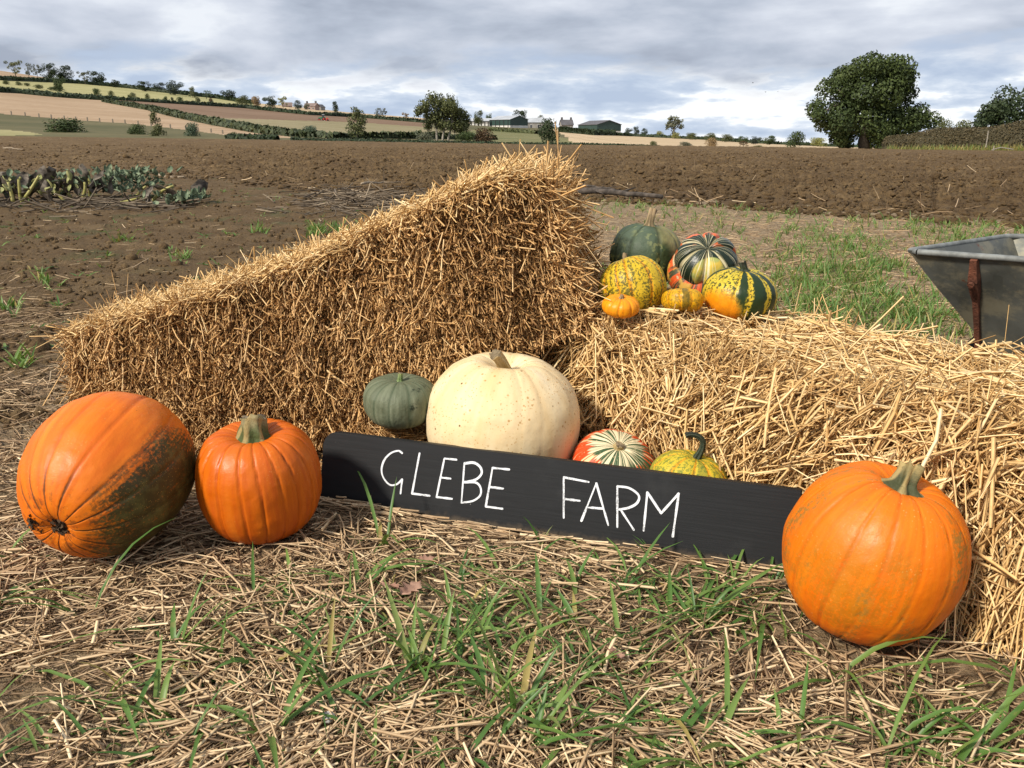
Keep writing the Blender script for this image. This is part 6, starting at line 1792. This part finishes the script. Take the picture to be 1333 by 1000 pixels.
# frame, wheel, legs and handles (mostly hidden behind the bale)
for s_ in (0.18, 0.46):
    h0 = Cn + bv * s_ - o0; h0[2] = 0.20
    mb = MB(); mb.tube([h0 + av * 0.12, np.array([*(h0 + av * 0.5)[:2], bc[2] - 0.02]), np.array([*(h0 + av * 0.95)[:2], 0.38]), np.array([*(h0 + av * 1.35)[:2], 0.42])], 0.016, 10); mb.build('handle', M_rust, wbroot, True)
    lg = h0 + av * 0.72; mb = MB(); mb.tube([np.array([lg[0], lg[1], bc[2] - 0.01]), np.array([lg[0] + 0.02, lg[1] - 0.02, 0.0])], 0.015, 10); mb.build('leg', M_rust, wbroot, True)
wc = Cn + bv * 0.32 + av * 0.20 - o0; wc[2] = 0.165
mb = MB(); mb.tube([wc - bv * 0.035, wc - bv * 0.03, wc + bv * 0.03, wc + bv * 0.035], [0.14, 0.16, 0.16, 0.14], 28); wh = mb.build('wheel', M_tyre, wbroot, True)
mb = MB(); mb.tube([wc - bv * 0.16, wc + bv * 0.16], 0.012, 8); mb.build('axle', M_rust, wh, True)

# ================================================================== OLD PUMPKIN PLANTS, STEMS AND OTHER SMALL THINGS
def leafmat2(name, c1, c2):
    def b(nt, p):
        nt.put(p.inputs['Base Color'], nt.mix(nt.mapr(nt.noise(nt.pos(), 14, 4), 0.35, 0.65), c1, c2)); p.inputs['Roughness'].default_value = 0.75
    return material(name, b)
M_wither = leafmat2('withered_leaf', (0.036, 0.027, 0.020), (0.17, 0.14, 0.105))
M_gleaf = leafmat2('grey_green_leaf', (0.085, 0.130, 0.072), (0.185, 0.225, 0.130))
M_ystalk = leafmat2('yellow_stalk', (0.27, 0.25, 0.06), (0.42, 0.38, 0.14))
M_yleaf = leafmat2('yellowing_leaf', (0.20, 0.22, 0.07), (0.36, 0.34, 0.14))

def crumpled(n, size, height, spread):
    """crumpled leaf sheets standing or slumped; returns verts/quads"""
    Vs, Qs, off = [], [], 0
    for k_ in range(n):
        m = 7; A, Bq = np.meshgrid(np.linspace(-1, 1, m), np.linspace(0, 1, m), indexing='ij')
        w_ = size * rng.uniform(0.5, 1.0); h_ = size * rng.uniform(0.7, 1.4)
        cx, cy = rng.normal(0, spread[0]), rng.normal(0, spread[1])
        prof = np.sin(np.pi * np.clip(Bq, 0.06, 0.98)) ** 0.6
        x = A * w_ * 0.5 * prof; y = 0.25 * w_ * A ** 2; z = Bq * h_
        P = np.stack([x, y, z], -1).reshape(-1, 3)
        P += (np.stack([fbm(P * 9 + k_ * 3.3, 2, 5), fbm(P * 9 + k_ * 5.1, 2, 6), fbm(P * 9 + k_ * 7.7, 2, 7)], -1) - 0.5) * size * 0.55
        E = Matrix.Rotation(rng.uniform(0, 6.28), 3, 'Z') @ Matrix.Rotation(rng.uniform(0.2, 1.5), 3, 'X')
        P = P @ np.array(E).T + np.array([cx, cy, rng.uniform(0.2, 1.0) * height]); P[:, 2] = np.maximum(P[:, 2], 0.0)
        i, j = np.meshgrid(np.arange(m - 1), np.arange(m - 1), indexing='ij')
        Vs.append(P); Qs.append(np.stack([i * m + j, (i + 1) * m + j, (i + 1) * m + j + 1, i * m + j + 1], -1).reshape(-1, 4) + off); off += m * m
    return np.concatenate(Vs), np.concatenate(Qs)

def old_plant(u, v, label, stalks, dead, green, sx=0.35, hgt=0.35, greens=M_gleaf, name='pumpkin_plant', cat='plant'):
    base = ground_at(u, v); base[2] = gz(base[0], base[1])
    root = thing(name, label, cat, base)
    for (dx, dy, lx, h_, bend) in stalks:
        t = np.linspace(0, 1, 7); pts = np.stack([dx + lx * t + bend * np.sin(np.pi * t) * 0.3, dy + 0 * t, 0.85 * h_ * (t - 0.15 * t ** 3)], -1)
        mb = MB(); mb.tube(pts + np.array([0, -0.22, 0]), np.linspace(0.024, 0.015, 7), 7); mb.build('stalk', M_ystalk, root, True)
    if dead:
        V, Q = crumpled(dead, 0.24, hgt * 0.40, (sx, 0.22)); o = link('withered_leaves', make_mesh('withered_leaves', V, [Q], [M_wither]), root); o['kind'] = 'stuff'
    if green:
        V, Q = crumpled(int(green * 3.2), 0.085, hgt * 0.75, (sx, 0.25)); o = link('leaves', make_mesh('leaves', V, [Q], [greens]), root); o['kind'] = 'stuff'
    return root
old_plant(20, 262, 'dying pumpkin plant with dark rotten leaves at the far left', [(-0.2, 0, 0.1, 0.30, 0.1), (0.1, 0, 0.15, 0.42, -0.1)], 9, 18, 0.30, 0.42)
old_plant(52, 264, 'dying pumpkin plant with three upright yellow stalks', [(-0.22, 0, -0.02, 0.36, 0.02), (-0.15, 0.05, 0.02, 0.40, 0.0), (-0.12, 0, 0.28, 0.46, 0.1)], 7, 16, 0.30, 0.40, M_yleaf)
old_plant(92, 262, 'withered pumpkin plant with a pale folded leaf and grey drooping leaves', [(0.05, 0, -0.15, 0.30, -0.1), (0.25, 0, 0.08, 0.34, 0.1)], 10, 12, 0.28, 0.45)
old_plant(128, 260, 'withered pumpkin plant with a tall yellow stalk and hanging purple-brown leaf', [(0.0, 0, 0.03, 0.52, 0.02), (-0.25, 0, -0.22, 0.40, 0.1)], 8, 8, 0.22, 0.50)
old_plant(170, 258, 'bushy blue-green leafy weed right of the withered pumpkin plants', [(0.15, 0, 0.18, 0.22, 0.0)], 0, 70, 0.26, 0.46, M_gleaf, 'leafy_weed', 'weed')
old_plant(212, 264, 'fallen pumpkin vine with one arched yellow stalk', [(-0.05, 0, 0.30, 0.30, -0.15), (-0.45, 0, 0.25, 0.10, 0.1)], 5, 6, 0.25, 0.12)
old_plant(246, 268, 'small blue-green weed right of the arched yellow stalk', [], 0, 26, 0.07, 0.16, M_gleaf, 'leafy_weed', 'weed')
# rotten trailing stems under them
N = 420
u = rng.uniform(-120, 250, N); v = rng.normal(268, 5, N); P = ground_at(u, v); P[:, 2] = gz(P[:, 0], P[:, 1]) + rng.uniform(0.0, 0.05, N)
D = rng.normal(size=(N, 3)) * np.array([1, 0.5, 0.12]); s1 = strands(P, D, rng.uniform(0.1, 0.45, N), rng.uniform(0.010, 0.028, N), rng.normal(0, 0.2, (N, 3)) * np.array([1, 1, 0.3]), 4, 5, 0.7, rng.beta(1.3, 3.5, N))
N = 640
u = np.concatenate([rng.normal(455, 45, N // 2), rng.normal(540, 70, N - N // 2)]); v = np.concatenate([rng.normal(266, 9, N // 2), rng.normal(262, 5, N - N // 2)]); P = ground_at(u, v); P[:, 2] = gz(P[:, 0], P[:, 1]) + rng.uniform(0.0, 0.14, N) * np.exp(-((u - 470) / 60) ** 2)
D = rng.normal(size=(N, 3)) * np.array([1, 0.6, 0.14]); s2 = strands(P, D, np.clip(np.exp(rng.normal(math.log(0.20), 0.5, N)), 0, 0.45), rng.uniform(0.008, 0.022, N), rng.normal(0, 0.15, (N, 3)) * np.array([1, 1, 0.3]), 3, 5, 0.7, rng.beta(1.6, 2.2, N))
M_dead = straw_mat('dead_stems', (0.050, 0.038, 0.026), (0.20, 0.155, 0.105), (0.46, 0.37, 0.25), 0.8)
jj_ = joinstr([s1, s2])
kind(link('dead_stems', make_mesh('dead_stems', jj_[0], [jj_[1]], [M_dead], attrs={'rnd': jj_[2]})), 'stuff', 'grey dead stems and trampled vines between soil and ploughed field', 'stems')
# dead branches by the field edge
M_branch = plain('dead_wood', (0.075, 0.060, 0.048), 0.95, var=0.5, scale=14, bump=0.6)
M_branch2 = plain('pale_dead_wood', (0.30, 0.235, 0.16), 0.9, var=0.35, scale=14, bump=0.5)
def branch(u0, v0, u1, v1, r, label, mat, lift=0.03):
    a = ground_at(u0, v0); b = ground_at(u1, v1); a[2] = gz(a[0], a[1]) + lift; b[2] = gz(b[0], b[1]) + lift
    t = np.linspace(0, 1, 12)[:, None]; pts = a + (b - a) * t + (fbm(np.concatenate([t * 4, t * 0 + u0], 1), 2, 5)[:, None] - 0.5) * np.array([0.05, 0.25, 0.10])
    pts -= a
    mb = MB(); mb.tube(pts, np.linspace(r, r * 0.5, 12) * (1 + 0.25 * (vnoise(np.concatenate([t * 9, t * 0], 1), 4) - 0.5)), 8)
    for k_ in (3, 6, 9): mb.tube([pts[k_], pts[k_] + (rng.normal(size=3) * np.array([0.6, 0.5, 0.12]) + np.array([0.3, 0, 0.08])) * 0.3], [r * 0.4, r * 0.12], 5)
    o = mb.build('branch', mat, None, True); o.location = a; tag(o, label, 'branch')
branch(742, 257, 862, 263, 0.050, 'long dark dead branch lying at the ploughed edge right of the left bale', M_branch, 0.08)
branch(742, 252, 800, 254.5, 0.022, 'thin dead branch lying just behind the long dark one', M_branch, 0.10)
branch(196, 231, 240, 234, 0.030, 'pale dry pumpkin stem lying beyond the leafy weed', M_branch2)
branch(6, 202, 34, 203, 0.035, 'pale straight stick lying on the ploughed field at far left', M_branch2, 0.10)
branch(470, 252, 505, 246, 0.020, 'grey forked stick lying across the heap of dead stems', M_branch2, 0.12)

# fallen oak leaves and a pale pebble in the foreground
def dry_leaf(u, v, size, rz, label):
    n = 25; t = np.linspace(0, 1, n)
    half = 0.30 * np.sin(np.pi * t ** 0.8) ** 0.8 * (0.72 + 0.28 * np.sin(t * 6 * np.pi - 0.5)) + 0.01
    V_ = []
    for i_ in range(n):
        for s_ in (-1, -0.5, 0, 0.5, 1):
            x = t[i_] - 0.5; y = s_ * half[i_]; z = 0.30 * abs(s_) ** 1.5 * half[i_] + 0.18 * (t[i_] - 0.4) ** 2 + 0.05 * math.sin(7 * x + 3 * s_)
            V_.append((x * size, y * size, z * size))
    V_ = np.array(V_); i, j = np.meshgrid(np.arange(n - 1), np.arange(4), indexing='ij')
    Q = np.stack([i * 5 + j, (i + 1) * 5 + j, (i + 1) * 5 + j + 1, i * 5 + j + 1], -1).reshape(-1, 4)
    b = ground_at(u, v)
    o = link('dry_leaf', make_mesh('dry_leaf', V_, [Q], [M_dleaf]), None, (b[0], b[1], 0.030), (0.25, 0.1, rz)); tag(o, label, 'leaf', 'fallen leaves in the straw')
M_dleaf = leafmat2('dry_brown_leaf', (0.26, 0.13, 0.085), (0.42, 0.25, 0.17))
dry_leaf(536, 786, 0.060, 1.1, 'larger pinkish brown dry leaf in the grass below the sign lettering')
dry_leaf(508, 782, 0.042, 2.6, 'smaller curled dry leaf left of the larger pinkish brown one')
dry_leaf(556, 746, 0.034, 0.4, 'small dry brown leaf close to the bottom of the sign')
dry_leaf(800, 872, 0.040, 2.0, 'dark curled dry leaf among the grass on the right of the foreground')
b = ground_at(428, 943); pv = fruit_mesh('pebble', 0.010, 0.013, 5, 0.02, plain('pale_stone', (0.42, 0.41, 0.39), 0.8, var=0.2, scale=120), lump=0.2, seed=3, nu=40, nv=24)[0]
o = link('pebble', pv, None, (b[0], b[1], 0.012)); tag(o, 'small pale pebble among straw in the lower left foreground', 'pebble')

# birds over the field
M_bird = plain('dark_feathers', (0.03, 0.03, 0.032), 0.8)
for (u, v, lab, rz) in ((996.5, 120, 'dark bird flying low left of the other two over the right skyline', 0.5), (1012.5, 119.5, 'dark bird flying nearest to the oak', 1.1), (980, 108, 'dark bird flying highest of the three', 0.2)):
    c = at(u, v, 330.0); mb = MB()
    mb.tube([(-0.28, 0, 0), (-0.1, 0, 0.03), (0.15, 0, 0.02), (0.30, 0, 0.03)], [0.02, 0.09, 0.10, 0.03], 8)
    for s_ in (-1, 1):
        mb.add([(-0.10, s_ * 0.06, 0.05), (0.14, s_ * 0.06, 0.05), (0.08, s_ * 0.32, 0.22), (-0.10, s_ * 0.32, 0.20), (-0.16, s_ * 0.62, 0.14), (-0.10, s_ * 0.06, 0.02), (0.14, s_ * 0.06, 0.02), (0.08, s_ * 0.32, 0.19), (-0.10, s_ * 0.32, 0.17)], [np.array([[0, 1, 2, 3], [5, 8, 7, 6]]), np.array([[3, 2, 4], [8, 4, 7]])])
    o = mb.build('bird', M_bird); o.location = c; o.rotation_euler = (0, 0, rz); tag(o, lab, 'bird', 'birds over the right skyline')
